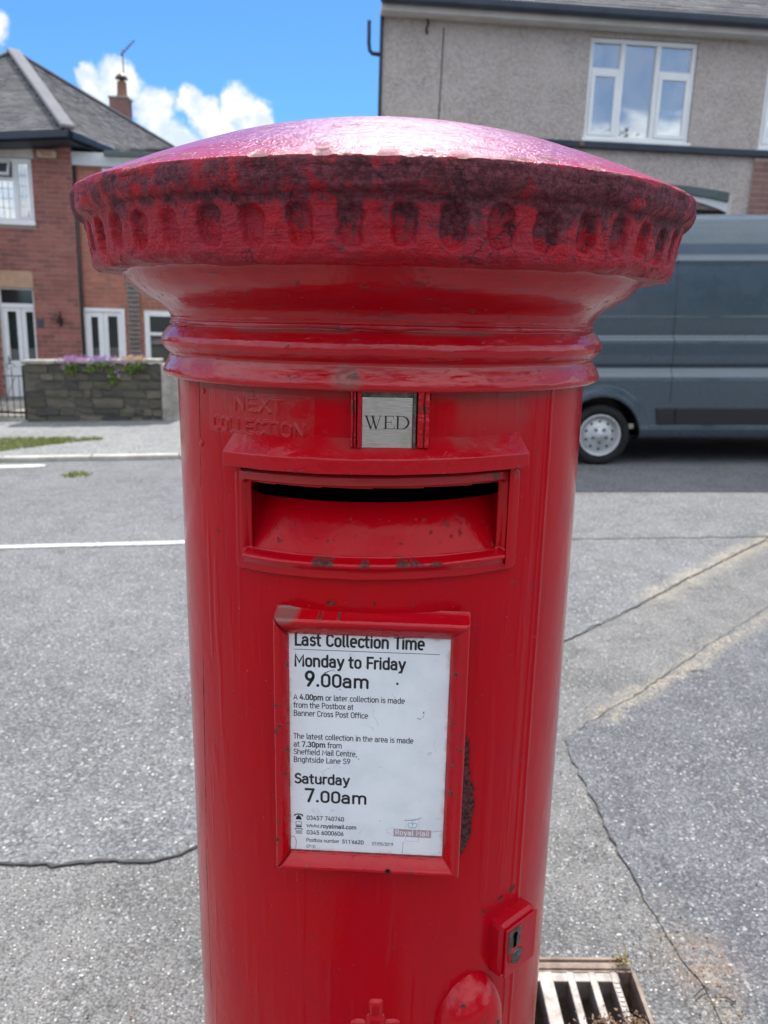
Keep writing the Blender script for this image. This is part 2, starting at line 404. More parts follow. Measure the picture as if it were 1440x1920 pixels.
NUT = mat('dull_wheel_nut', base=(.14, .14, .13), rough=.4, metal=.8)
LAMPW = mat('pale_lens', base=(.75, .72, .6), rough=.2)
HEADG = mat('headlamp_glass', base=(.5, .55, .58), rough=.05)
REDL = mat('red_lens', base=(.4, .01, .01), rough=.15)
WINDK = mat('cab_glass', base=(.01, .012, .014), rough=.05, spec=.8)
def f_leaf(cols):
    def fn(gg, b):
        r = gg.attr('rnd')
        cr2 = gg.n('ShaderNodeValToRGB'); gg.put(cr2.inputs[0], r)
        el = cr2.color_ramp.elements
        while len(el) < len(cols): el.new(.5)
        for i, c in enumerate(cols): el[i].position = i / max(1, len(cols) - 1); el[i].color = (*c, 1)
        gg.put(b.inputs['Base Color'], cr2.outputs[0])
    return fn
LEAF = mat('green_leaves', f_leaf([(.06, .11, .02), (.12, .19, .03), (.19, .25, .05)]), rough=.6)
DRYLEAF = mat('dry_leaf_litter', f_leaf([(.05, .03, .015), (.17, .10, .055), (.32, .21, .13), (.10, .06, .035)]), rough=.85)
PETAL = mat('petals', f_leaf([(.30, .18, .42), (.55, .28, .55), (.62, .30, .40), (.62, .48, .14), (.45, .26, .58)]), rough=.6)
GRASSM = mat('verge_grass', f_leaf([(.14, .18, .04), (.22, .26, .06), (.34, .33, .13)]), rough=.7)
TREEM = mat('tree_leaves', f_leaf([(.02, .045, .012), (.04, .075, .02), (.07, .11, .03)]), rough=.6)
BARK = mat('bark', f_mottle((.05, .04, .03), (.12, .10, .08), 8), rough=.95)
RENDERW = mat('white_render', f_mottle((.62, .61, .57), (.74, .73, .69), 2), rough=.9)
TILE = mat('brown_tile', f_mottle((.12, .07, .05), (.18, .11, .08), 3), rough=.8)
CASTIRON = mat('worn_cast_iron', f_mottle((.17, .15, .135), (.33, .30, .27), 25, .5, .002, 250), rough=.55, metal=.45)
RUSTY = mat('rusty_frame', f_mottle((.14, .10, .08), (.30, .23, .18), 30, .5, .003, 200), rough=.8)
MUD = mat('dark_silt', f_mottle((.012, .010, .008), (.03, .024, .018), 20), rough=.9)

# ------------------------------------------------------------------ mesh helpers
def mesh_from(name, verts, faces, m=None, smooth=False, attrs=None, face_mats=None):
    me = bpy.data.meshes.new(name)
    verts = np.asarray(verts, dtype=np.float32).reshape(-1, 3)
    if isinstance(faces, np.ndarray) and faces.ndim == 2:
        k = faces.shape[1]
        me.vertices.add(len(verts)); me.vertices.foreach_set('co', verts.ravel())
        me.loops.add(faces.size); me.loops.foreach_set('vertex_index', faces.ravel().astype(np.int32))
        me.polygons.add(len(faces)); me.polygons.foreach_set('loop_start', np.arange(0, faces.size, k, dtype=np.int32))
        me.update(calc_edges=True)
    else:
        me.from_pydata([tuple(map(float, v)) for v in verts], [], [tuple(int(i) for i in f) for f in faces]); me.update()
    if attrs:
        for a, vals in attrs.items():
            at_ = me.attributes.new(a, 'FLOAT', 'POINT'); at_.data.foreach_set('value', np.asarray(vals, dtype=np.float32).ravel())
    if smooth: me.polygons.foreach_set('use_smooth', np.ones(len(me.polygons), dtype=bool))
    if m: me.materials.append(m)
    return me
def link(name, me, parent=None, loc=None):
    o = bpy.data.objects.new(name, me); COL.objects.link(o)
    if parent is not None: o.parent = parent
    if loc is not None: o.location = loc
    return o
def tag(o, label=None, cat=None, group=None, kind=None):
    if label: o['label'] = label
    if cat: o['category'] = cat
    if group: o['group'] = group
    if kind: o['kind'] = kind
    return o
def thing(name, label, cat, loc=(0, 0, 0), rz=0, group=None):
    o = bpy.data.objects.new(name, None); COL.objects.link(o)
    o.location = loc; o.rotation_euler = (0, 0, rz); o.empty_display_size = .1
    return tag(o, label, cat, group)
class MB:
    """collects polygons for one mesh"""
    def __init__(s): s.v = []; s.f = []; s.r = []
    def add(s, vs, fs, r=None):
        b = len(s.v); s.v += [tuple(map(float, q)) for q in vs]; s.f += [tuple(b + i for i in f) for f in fs]
        s.r += [random.random() if r is None else r] * len(vs)
    def box(s, x0, x1, y0, y1, z0, z1, M=None, r=None):
        vs = [(x, y, z) for x in (x0, x1) for y in (y0, y1) for z in (z0, z1)]
        if M is not None: vs = [M @ Vector(q) for q in vs]
        s.add(vs, [(0, 1, 3, 2), (4, 6, 7, 5), (0, 4, 5, 1), (2, 3, 7, 6), (0, 2, 6, 4), (1, 5, 7, 3)], r)
        return s
    def tube(s, pts, rad, n=10, caps=True):
        P = [Vector(p) for p in pts]; rads = rad if hasattr(rad, '__len__') else [rad] * len(P)
        vs = []; up = Vector((0, 0, 1)); prev = None
        for i, p in enumerate(P):
            t = (P[min(i + 1, len(P) - 1)] - P[max(i - 1, 0)]).normalized()
            a = t.cross(up if prev is None else prev)
            if prev is None:
                if a.length < 1e-3: a = t.cross(Vector((1, 0, 0)))
                a.normalize(); b2 = t.cross(a).normalized()
            else:
                b2 = (prev - t * prev.dot(t)).normalized(); a = b2.cross(t).normalized()
            prev = b2
            for k in range(n):
                w = 2 * math.pi * k / n
                vs.append(p + (a * math.cos(w) + b2 * math.sin(w)) * rads[i])
        fs = [(i * n + k, i * n + (k + 1) % n, (i + 1) * n + (k + 1) % n, (i + 1) * n + k) for i in range(len(P) - 1) for k in range(n)]
        if caps: fs += [tuple(range(n))[::-1], tuple((len(P) - 1) * n + k for k in range(n))]
        s.add(vs, fs); return s
    def lathe(s, prof, n=48, axis='z', c=(0, 0, 0)):
        vs = []
        for r, h in prof:
            for k in range(n):
                w = 2 * math.pi * k / n; a, b2 = r * math.cos(w), r * math.sin(w)
                vs.append({'z': (c[0] + a, c[1] + b2, c[2] + h), 'y': (c[0] + a, c[1] + h, c[2] + b2)}[axis])
        m_ = len(prof)
        s.add(vs, [(i * n + k, i * n + (k + 1) % n, (i + 1) * n + (k + 1) % n, (i + 1) * n + k) for i in range(m_ - 1) for k in range(n)])
        return s
    def prism(s, poly, y0, y1, M=None):
        n = len(poly); vs = [(x, y0, z) for x, z in poly] + [(x, y1, z) for x, z in poly]
        if M is not None: vs = [M @ Vector(q) for q in vs]
        s.add(vs, [tuple(range(n)), tuple(range(2 * n - 1, n - 1, -1))] + [(i, i + n, (i + 1) % n + n, (i + 1) % n) for i in range(n)])
        return s
    def mesh(s, name, m, smooth=False, normals=True):
        me = mesh_from(name, s.v, s.f, m, smooth, {'rnd': s.r})
        if normals:
            bm = bmesh.new(); bm.from_mesh(me); bmesh.ops.recalc_face_normals(bm, faces=bm.faces); bm.to_mesh(me); bm.free()
        return me
    def obj(s, name, m, parent=None, smooth=False, loc=None, kind=None, label=None, bevel=0):
        o = link(name, s.mesh(name, m, smooth), parent, loc)
        if kind: o['kind'] = kind
        if label: o['label'] = label
        if bevel:
            md = o.modifiers.new('bevel', 'BEVEL'); md.width = bevel; md.segments = 2; md.limit_method = 'ANGLE'
        return o

# numpy value noise
def _h(ix, iy, iz, s):
    n = (ix * 73856093) ^ (iy * 19349663) ^ (iz * 83492791) ^ (s * 2654435761 & 0x7fffffff)
    n = (n ^ (n >> 13)) * 1274126177 & 0x7fffffff
    n = (n ^ (n >> 16)) & 0xffffff
    return n / float(0xffffff)
def vnoise(x, y, z, s=0):
    ix, iy, iz = (np.floor(q).astype(np.int64) for q in (x, y, z))
    fx, fy, fz = x - ix, y - iy, z - iz
    fx, fy, fz = (q * q * (3 - 2 * q) for q in (fx, fy, fz))
    o = 0
    for a in (0, 1):
        for b in (0, 1):
            for c in (0, 1):
                o = o + _h(ix + a, iy + b, iz + c, s) * (fx if a else 1 - fx) * (fy if b else 1 - fy) * (fz if c else 1 - fz)
    return o
def fbm(x, y, z, f, o=4, s=0, g_=.5):
    t = 0; a = 1; tot = 0
    for i in range(o):
        t = t + a * vnoise(x * f + 31.7 * i, y * f + 11.3 * i, z * f + 7.1 * i, s + i); tot += a; a *= g_; f *= 2.03
    return t / tot
def sstep(x, a, b):
    t = np.clip((x - a) / (b - a), 0, 1); return t * t * (3 - 2 * t)
def grid_faces(nr, nc, wrap=False, keep=None):
    i = np.arange(nr - 1)[:, None]; j = np.arange(nc if wrap else nc - 1)[None, :]
    jn = (j + 1) % nc
    f = np.stack([i * nc + j + 0 * i, i * nc + jn, (i + 1) * nc + jn, (i + 1) * nc + j + 0 * i], -1)
    if keep is not None: return f[keep]
    return f.reshape(-1, 4)

# ================================================================== GROUND
GS = .03
def gz(x): return GS * max(-25.0, min(25.0, x))
def sheet(name, poly, lift, m, parent=None, sub=None, label=None):
    """a polygon lying on the sloping ground"""
    bm = bmesh.new()
    vs = [bm.verts.new((x, y, gz(x) + lift)) for x, y in poly]
    bm.faces.new(vs); bmesh.ops.triangulate(bm, faces=bm.faces)
    me = bpy.data.meshes.new(name); bm.to_mesh(me); bm.free(); me.materials.append(m)
    if me.polygons and me.polygons[0].normal.z < 0: me.flip_normals()
    return link(name, me, parent)
# base ground with a real opening for the drain
HX0, HX1, HY0, HY1 = .27, .567, .10, .487
xs = [-900, -25, -5, HX0, HX1, 5, 25, 900]; ys = [-900, -20, HY0, HY1, 20, 60, 900]
vs = [(x, y, gz(x)) for y in ys for x in xs]; fs = []
for j in range(len(ys) - 1):
    for i in range(len(xs) - 1):
        if xs[i] == HX0 and ys[j] == HY0: continue
        a = j * len(xs) + i; fs.append((a, a + 1, a + len(xs) + 1, a + len(xs)))
tag(link('ground', mesh_from('ground', vs, fs, ASPH_NEAR)), 'weathered grey asphalt pavement around the red post box', kind='structure')
def wob(pts, step=.03, amp=.006, seed=1):
    rnd = random.Random(seed); out = []
    for (ax, ay), (bx, by) in zip(pts[:-1], pts[1:]):
        L = math.hypot(bx - ax, by - ay); n = max(1, min(140, int(L / step)))
        for k in range(n):
            t = k / n; w = rnd.uniform(-amp, amp)
            out.append((ax + (bx - ax) * t - (by - ay) / L * w, ay + (by - ay) * t + (bx - ax) / L * w))
    out.append(pts[-1]); return out
seamL = [(-1.6, .80), (-1.25, .822), (-.987, .833), (-.845, .830), (-.712, .85), (-.583, .845), (-.52, .873), (-.488, .906), (-.36, 1.05), (-.1, 1.4), (.3, 1.85), (.83, 2.357)]
seamA = [(.83, 2.357), (1.213, 2.727), (1.727, 3.272), (2.497, 4.051), (4.2, 5.6), (25, 6.6)]
seamLw = wob(seamL, .02, .004, 3)
road_poly = [(-25, .3), (-6, .62)] + seamLw[:-1] + wob(seamA, .05, .008, 4) + [(25, 30), (-25, 30)]
tag(sheet('road', road_poly, .004, ASPH_ROAD), 'grey tarmac road beyond the post box', kind='structure')
patchE = [(25, 16.0), (2.9, 3.66), (1.911, 2.768), (1.44, 2.301), (.996, 1.836), (.709, 1.568), (.630, 1.476), (.629, 1.375), (.641, 1.136), (.652, .892), (.664, .719), (.684, .588), (.712, .41), (.72, .2), (.74, -2), (.8, -8)]
pe = wob(patchE[1:-2], .03, .006, 5)
tag(sheet('patch', [(2.9, 3.66)] + pe[1:] + [(.74, -2), (6, -2), (6, 3.66)], .004, ASPH_PATCH), 'darker bluish tarmac patch right of the post box', kind='structure')
# open joints: shallow ragged tar-black gaps lying along the edges of the surfacing
def strip(name, pts, w, lift, m, seed, label, jag=.5):
    rnd = random.Random(seed); vs = []; fs = []
    for i, (x, y) in enumerate(pts):
        a = pts[max(0, i - 1)]; b = pts[min(len(pts) - 1, i + 1)]
        L = math.hypot(b[0] - a[0], b[1] - a[1]) or 1; nx, ny = -(b[1] - a[1]) / L, (b[0] - a[0]) / L
        for sgn in (-1, 1):
            ww = w * (1 + jag * rnd.uniform(-1, 1)) * (0.5 if i in (0, len(pts) - 1) else 1)
            X, Y = x + nx * ww * sgn, y + ny * ww * sgn; vs.append((X, Y, gz(X) + lift))
        if i: fs.append((2 * i - 2, 2 * i - 1, 2 * i + 1, 2 * i))
    return tag(link(name, mesh_from(name, vs, fs, m)), label, kind='structure')
strip('tar_joint', seamLw[:170], .0042, .006, CRACK, 1, 'dark ragged joint along the near edge of the road', .9)
strip('tar_joint', wob([(.83, 2.357), (1.213, 2.727), (1.727, 3.272), (2.497, 4.051), (4.2, 5.6)], .03, .008, 4), .0032, .0065, CRACK, 2, 'dark joint running diagonally across the tarmac on the right')
strip('tar_joint', [p_ for p_ in pe if p_[1] > .70], .0015, .0065, CRACK, 5, 'dark joint round the bluish tarmac patch', .9)
strip('tar_joint', wob([(-.1, 3.99), (1.26, 4.018), (2.509, 4.077), (6, 4.3)], .06, .012, 8), .009, .0065, CRACK, 6, 'dark joint crossing the road right of the box', .6)
# road markings
def marking(name, pts, w, label, seed):
    p = wob(pts, .08, .003, seed); return strip(name, p, w / 2, .009, LINE, seed, label, .08)
marking('road_line', [(-12, 2.75), (-2.4, 3.80), (-1.29, 3.915), (-.35, 3.97)], .075, 'thin white line painted along the grey road', 11)
marking('road_line', [(-12, 5.4), (-3.7, 6.56), (-3.30, 6.63)], .16, 'white line end beside the far kerb', 12)
# far kerb and pavement
kerb_c = [(-25, 4.45), (-10, 6.11), (-3.825, 6.806), (-2.101, 7.0), (-1.3, 7.12), (-.5, 7.9), (.6, 9.1), (2.4, 9.33), (25, 11.6)]
def off(pts, d):
    out = []
    for i, (x, y) in enumerate(pts):
        a = pts[max(0, i - 1)]; b = pts[min(len(pts) - 1, i + 1)]; L = math.hypot(b[0] - a[0], b[1] - a[1])
        out.append((x - (b[1] - a[1]) / L * d, y + (b[0] - a[0]) / L * d))
    return out
kin = off(kerb_c, .125)
tag(sheet('pavement', kin + [(25, 60), (-25, 60)], .046, ASPH_FAR), 'pale far pavement in front of the houses', kind='structure')
kerb = tag(bpy.data.objects.new('kerb', None), 'line of pale kerb stones along the far pavement', kind='structure'); COL.objects.link(kerb)
def kerbstones():
    pts = [(-8.2, 6.31), (-2.101, 7.0)]
    dense = []
    path = [(-8.2, 6.31)] + kerb_c[2:8]
    rnd = random.Random(2)
    cur = 0; segs = []
    for a, b in zip(path[:-1], path[1:]):
        L = math.hypot(b[0] - a[0], b[1] - a[1]); n = max(1, round(L / .9))
        for k in range(n):
            t0, t1 = k / n, (k + 1) / n
            p, q = (a[0] + (b[0] - a[0]) * t0, a[1] + (b[1] - a[1]) * t0), (a[0] + (b[0] - a[0]) * t1, a[1] + (b[1] - a[1]) * t1)
            ang = math.atan2(q[1] - p[1], q[0] - p[0]); l = math.hypot(q[0] - p[0], q[1] - p[1])
            m_ = MB().box(.006, l - .006, 0, .125, -.12, .05 + rnd.uniform(-.004, .004))
            o = m_.obj('kerb_stone', KERB, kerb, bevel=.012); o.location = (p[0], p[1], gz(p[0])); o.rotation_euler = (0, -math.atan(GS), ang)
kerbstones()

def leafblob(mb, c, n, rad, size, rnd, flat=1.0, up=0.3):
    for _ in range(n):
        d = Vector((rnd.gauss(0, 1), rnd.gauss(0, 1), rnd.gauss(0, 1) * flat)); d.normalize(); d *= rnd.random() ** .5
        p = Vector(c) + Vector((d.x * rad[0], d.y * rad[1], d.z * rad[2]))
        a = Vector((rnd.gauss(0, 1), rnd.gauss(0, 1), rnd.gauss(0, 1))).normalized(); b = a.cross(Vector((rnd.gauss(0, 1), rnd.gauss(0, 1), rnd.gauss(0, 1) + up))).normalized()
        s = size * rnd.uniform(.6, 1.3)
        mb.add([p - a * s, p + b * s * .5, p + a * s, p - b * s * .5], [(0, 1, 2, 3)], rnd.random())
# grass verge on the far pavement
rnd = random.Random(9); mg = MB()
for _ in range(9000):
    x = rnd.uniform(-6.2, -3.25); t = (x + 3.25) / -1.0
    y = rnd.uniform(8.12 - min(.95, 1.15 * t ** 1.3) - .10, 8.12)
    if x > -3.6 and rnd.random() < .7: continue
    z = gz(x) + .046; h = rnd.uniform(.02, .05); a = rnd.uniform(0, 6.28); w = .006
    mg.add([(x - w * math.cos(a), y - w * math.sin(a), z), (x + w * math.cos(a), y + w * math.sin(a), z), (x + rnd.uniform(-.02, .02), y + rnd.uniform(-.02, .02), z + h)], [(0, 1, 2)])
tag(link('grass', mg.mesh('grass', GRASSM, normals=False)), 'strip of short green grass on the far pavement', kind='stuff')
mg = MB()
for _ in range(260):
    x, y = rnd.gauss(-2.82, .055), rnd.gauss(6.15, .06); z = gz(x) + .005; a = rnd.uniform(0, 6.28); w = .008
    mg.add([(x - w * math.cos(a), y - w * math.sin(a), z), (x + w * math.cos(a), y + w * math.sin(a), z), (x + rnd.uniform(-.02, .02), y + rnd.uniform(-.02, .02), z + rnd.uniform(.01, .03))], [(0, 1, 2)])
tag(link('weeds', mg.mesh('weeds', GRASSM, normals=False)), 'small green tuft of weeds in the road near the far kerb', kind='stuff')
# fine grit and twigs lying on the near ground
mg = MB(); rnd = random.Random(21)
def grit(cx, cy, sx, sy, n, s0, s1):
    for _ in range(n):
        x, y = rnd.gauss(cx, sx), rnd.gauss(cy, sy)
        if HX0 - .01 < x < HX1 + .01 and HY0 - .01 < y < HY1 + .05 or x * x + y * y < .08: continue
        s = rnd.uniform(s0, s1); z = gz(x) + .004; M = Matrix.Translation((x, y, z + s * .5)) @ Matrix.Rotation(rnd.uniform(0, 6), 4, Vector((rnd.random(), rnd.random(), rnd.random() + .1)).normalized())
        mg.box(-s * rnd.uniform(.6, 1.6), s, -s * .7, s * .7, -s * .5, s * .5, M)
grit(.74, .42, .03, .1, 90, .0010, .0026); grit(.60, .52, .04, .03, 60, .0008, .002); grit(.3, 1.2, .9, .5, 500, .001, .0028)
grit(-.8, .5, .35, .25, 260, .001, .0024); grit(.69, .7, .03, .25, 60, .0008, .002)
tag(link('grit', mg.mesh('grit', DRYLEAF, normals=False)), 'loose brown grit and stones on the near asphalt', kind='stuff')
twigs = [((.70, .43), 30, .022), ((.745, .41), 160, .016), ((1.28, 2.02), 10, .03)]
for i, ((x, y), a, l) in enumerate(twigs):
    ca, sa = math.cos(R_(a)), math.sin(R_(a))
    t = MB().tube([(-l * ca, -l * sa, 0), (0, .004, .003), (l * ca, l * sa, .001)], [.0015, .002, .001], 6).mesh('twig', BARK, True)
    tag(link('twig', t, None, (x, y, gz(x) + .007)), ['small brown twig lying just right of the drain grate', 'thin twig furthest right beyond the drain on the patch joint', 'pale twig lying alone on the bluish tarmac patch'][i], 'twig')

# drain grate
dr = thing('drain_grate', 'worn cast iron drain grate set in the asphalt right of the post box', 'drain', (0, 0, .012))
S = math.tan(math.atan(GS))
def gbox(mb, x0, x1, y0, y1, z0, z1): # follows the slope
    vs = [(x, y, z + GS * x - .012) for x in (x0, x1) for y in (y0, y1) for z in (z0, z1)]
    mb.add(vs, [(0, 1, 3, 2), (4, 6, 7, 5), (0, 4, 5, 1), (2, 3, 7, 6), (0, 2, 6, 4), (1, 5, 7, 3)])
m_ = MB(); gbox(m_, HX0, HX1 + .004, HY1, HY1 + .006, -.4, .002); gbox(m_, HX1, HX1 + .008, HY0, HY1, -.4, .005); gbox(m_, HX0 - .01, HX0, HY0, HY1 + .006, -.4, .003); gbox(m_, HX0, HX1, HY0 - .01, HY0, -.4, .003)
m_.obj('pit_wall', RUSTY, dr)
m_ = MB(); gbox(m_, HX0, HX1, HY0, HY1, -.42, -.401); m_.obj('pit_floor', MUD, dr)
m_ = MB(); gbox(m_, HX0 - .02, HX1 + .002, HY1 + .0065, HY1 + .020, -.01, .006); gbox(m_, HX0 - .02, HX1 - .0, HY1 + .030, HY1 + .038, -.01, .007)
gbox(m_, HX0 - .02, HX1 + .0, HY1 + .0205, HY1 + .0295, -.01, .0015)
m_.obj('frame', RUSTY, dr, bevel=.0015)
xb = HX1 - .033
first = None; cols = []
for k, wd in enumerate((.0155, .0165, .0165, .030, .0165, .0165)):
    m_ = MB(); gbox(m_, xb - wd, xb, HY0 + .001, HY1 - .001, -.045, .004)
    cols.append((xb - wd, xb)); m_.obj('bar', CASTIRON, dr, bevel=.002); xb -= wd + .031
m_ = MB(); gbox(m_, HX0 + .001, HX1 - .030, HY1 - .026, HY1 - .0015, -.045, .0025); m_.obj('cross_bar', CASTIRON, dr, bevel=.002)
m_ = MB()
for k in range(15):      # raised anti-slip nibs on the right-hand bar
    y = HY1 - .03 - k * .012; gbox(m_, cols[0][0] + .003, cols[0][1] - .003, y - .0032, y + .0032, .0035, .0058)
m_.obj('nibs', CASTIRON, dr, bevel=.001)
rnd = random.Random(5); ml = MB()
for c, n, r in (((.47, .330, .010), 260, (.03, .035, .014)), ((.405, .30, .010), 260, (.03, .03, .012)), ((.53, .335, .012), 260, (.028, .03, .012)), ((.552, .505, .016), 60, (.02, .012, .006))):
    for _ in range(n):
        p = Vector(c) + Vector((rnd.gauss(0, .55) * r[0], rnd.gauss(0, .55) * r[1], abs(rnd.gauss(0, .6)) * r[2])); p.z += GS * p.x
        a = Vector((rnd.gauss(0, 1), rnd.gauss(0, 1), rnd.gauss(0, .6))).normalized(); b = a.cross(Vector((rnd.gauss(0, 1), rnd.gauss(0, 1), 1))).normalized(); s = rnd.uniform(.002, .0055)
        q = a.cross(b) * s * .5
        ml.add([p - a * s, p + b * s * .6 + q, p + a * s, p - b * s * .6 + q], [(0, 1, 2), (0, 2, 3)], rnd.random())
tag(link('leaf_litter', ml.mesh('leaf_litter', DRYLEAF, normals=False)), 'clump of dry brown leaf litter caught on the drain grate', kind='stuff')
ml = MB()
for k in range(9):
    a = rnd.uniform(0, 3); p = Vector((.553 + rnd.uniform(-.012, .012), .512 + rnd.uniform(-.01, .01), .03)); d = Vector((math.cos(a), math.sin(a), rnd.uniform(.1, .8))) * .014; w = Vector((-math.sin(a), math.cos(a), 0)) * .0022
    ml.add([p - d, p + w, p + d, p - w], [(0, 1, 2, 3)])
tag(link('grass_blades', ml.mesh('grass_blades', GRASSM, normals=False)), 'few pale green blades at the top right corner of the drain', kind='stuff')

# ================================================================== POST BOX
box = thing('post_box', 'red cast iron pillar post box with fluted cap, collection times plate and WED tab', 'post box')
box.matrix_world = Matrix.Rotation(R_(-0.62), 4, 'Y') @ Matrix.Rotation(R_(-2.5), 4, 'Z')
def cylxyz(th, r, z): return np.stack([r * np.sin(th), -r * np.cos(th), z], -1)
def resample(prof, step, steps=None):
    P = np.array(prof, float); out = [P[0]]
    for i in range(len(P) - 1):
        n = max(1, int(round(np.linalg.norm(P[i + 1] - P[i]) / step)))
        for k in range(1, n + 1): out.append(P[i] + (P[i + 1] - P[i]) * k / n)
    return np.array(out)
def chaikin(P, n=2):
    P = np.array(P, float)
    for _ in range(n):
        Q = [P[0]]
        for a, b in zip(P[:-1], P[1:]): Q += [a * .75 + b * .25, a * .25 + b * .75]
        Q.append(P[-1]); P = np.array(Q)
    return P
# --- cap
DOMEH = .872
dome = chaikin([(a_, 1.5175 + (b_ - 1.5175) * DOMEH) for a_, b_ in [(0.0005, 1.6210), (.0625, 1.617), (.125, 1.6045), (.192, 1.586), (.232, 1.570), (.28, 1.5495), (.309, 1.535), (.334, 1.5225)]], 2)
rim = [(.3395, 1.5190), (.3410, 1.5150), (.3408, 1.505), (.3388, 1.4985), (.336, 1.4955), (.3315, 1.4930), (.3298, 1.4890), (.3283, 1.480), (.3262, 1.466), (.3243, 1.452), (.3225, 1.4455), (.3185, 1.4420), (.312, 1.4415), (.290, 1.4420)]
prof = np.vstack([resample(dome, .004), resample([tuple(dome[-1])] + rim, .0014)[1:]])
NC = 1500
th = np.linspace(0, 2 * np.pi, NC, endpoint=False)
r = np.repeat(prof[:, 0][:, None], NC, 1); z = np.repeat(prof[:, 1][:, None], NC, 1)
TH = np.repeat(th[None, :], len(prof), 0)
X, Y = r * np.sin(TH), -r * np.cos(TH)
isdome = (np.arange(len(prof)) < len(resample(dome, .004)))[:, None]
side = sstep(1.5200 - z, 0, .003)
# flutes
NF = 50
k = np.round((TH - R_(5.6)) / (2 * np.pi / NF)); dth = TH - R_(5.6) - k * (2 * np.pi / NF)
kk = np.mod(k, NF).astype(np.int64)
v1 = _h(kk, kk * 0 + 3, kk * 0, 5); v2 = _h(kk, kk * 0 + 9, kk * 0, 6); v3 = _h(kk, kk * 0 + 2, kk * 0, 8)
ax_ = dth * .326 + (v3 - .5) * .003; hw = .0112 + .0020 * v2; zc = 1.4705 + .002 * (v2 - .5); hh = .0172
wobn = (fbm(X, Y, z, 90, 3, 4) - .5) * .0065
q = (np.abs(ax_) ** 2.8 + np.maximum(0, np.abs(z - zc) - (hh - hw)) ** 2.8) ** (1 / 2.8) + wobn
flute = (1 - sstep(q, hw * .52, hw * 1.06)) * (.0048 + .0034 * v1) * (.65 + .7 * fbm(X, Y, z, 42, 3, 45)) * sstep(1.4945 - z, 0, .003)
n_lo = fbm(X, Y, z, 16, 4, 11); n_hi = fbm(X, Y, z, 120, 4, 12, .6)
flk = fbm(X, Y, z * 1.4, 48, 5, 14, .55)
disp = side * ((n_lo - .5) * .0045 + (n_hi - .5) * .0020 + (np.floor(flk * 9) / 9 - .5) * .0045)
disp += (1 - side) * ((n_lo - .5) * .001 + (n_hi - .5) * .0004)
# the lower lip of the rim wanders and is broken in places
lip = np.exp(-((z - 1.4965) / .004) ** 2); disp += lip * (fbm(X, Y, z * 0, 22, 4, 17) - .5) * .009
und = np.exp(-((z - 1.4425) / .004) ** 2); disp -= und * sstep(fbm(X, Y, z * 0, 18, 4, 19), .55, .72) * .006
r2 = r + disp - flute
zz = z + side * (fbm(X, Y, z * 0 + 3, 26, 4, 23) - .5) * .0050 * (1 - sstep(z, 1.512, 1.52)) + side * np.exp(-((z - 1.495) / .008) ** 2) * (fbm(X, Y, z * 0 + 9, 34, 4, 29) - .5) * .007
# nibbled, flaking paint along the front edge of the dome
edge = np.exp(-((r - .335) / .008) ** 2) * (z > 1.512)
nib = sstep(fbm(X, Y, z * 0 + 5, 40, 4, 31), .56, .66) * edge
zz -= nib * .0014
topm = (1 - sstep(1.5215 - z, 0, .0035)) * 1.0
topm = np.clip(topm - nib * .0, 0, 1)
# red shows in the lower half of the band and in the flutes' flanks; under-lip shading is painted in with the grime
grime_shade = .50 * np.exp(-((z - 1.508) / .010) ** 2) + .42 * np.exp(-((z - 1.4915) / .005) ** 2) + .34 * sstep(z, 1.452, 1.488) + .30 * (flute > .0015) * sstep(z, 1.455, 1.475) - .28 * sstep(1.466 - z, 0, .012) * side
grime_shade = np.clip(grime_shade + .22 * np.sin(TH * 3 + .2), 0, 1) * side
wear = sstep(fbm(X, Y, z, 34, 5, 37), .655, .70) * (1 - side) * .8 + nib * .75
# two flaked patches on the dome
for a_, rr_, s_ in ((R_(16), .135, .026), (R_(-35), .16, .022), (R_(24), .318, .012), (R_(9), .328, .008), (R_(-28), .325, .007), (R_(38), .31, .012)):
    cx_, cy_ = rr_ * math.sin(a_), -rr_ * math.cos(a_)
    dd = np.hypot(X - cx_, (Y - cy_) * 1.3) + (fbm(X, Y, z, 70, 4, 41) - .5) * .045
    wear = np.maximum(wear, (1 - side) * (1 - sstep(dd, s_ * .3, s_ * .55)) * .65)
zz -= wear * .0006 * (1 - side)
V = np.stack([r2 * np.sin(TH), -r2 * np.cos(TH), zz], -1).reshape(-1, 3)
wearc = wear * .9
me = mesh_from('cap', V, grid_faces(len(prof), NC, True)[:, ::-1], P_CAP, True, {'top': topm, 'grime_shade': grime_shade, 'wear': wearc, 'dust': np.zeros_like(wearc)})
cap = link('cap', me, box)
# --- neck mouldings
nprof = chaikin([(.300, 1.4440), (.2945, 1.4410), (.2895, 1.4340), (.2800, 1.4245), (.2680, 1.4170), (.2560, 1.4105), (.2485, 1.4045), (.2455, 1.3985)], 2)
nrest = [(.2453, 1.3950), (.2440, 1.3940), (.2462, 1.3925), (.2466, 1.3890), (.2452, 1.3878), (.2490, 1.3860), (.2525, 1.3815), (.2560, 1.3765), (.2573, 1.3715), (.2560, 1.3665), (.2520, 1.3620), (.2485, 1.3590), (.2478, 1.3565),
         (.2495, 1.3530), (.2530, 1.3465), (.2553, 1.3420), (.2562, 1.3390), (.2556, 1.3360), (.2535, 1.3338), (.2485, 1.3330), (.238, 1.3330)]
prof = resample(np.vstack([nprof, nrest]), .0013)
NC = 1200; th = np.linspace(0, 2 * np.pi, NC, endpoint=False)
r = np.repeat(prof[:, 0][:, None], NC, 1); z = np.repeat(prof[:, 1][:, None], NC, 1); TH = np.repeat(th[None, :], len(prof), 0)
X, Y = r * np.sin(TH), -r * np.cos(TH)
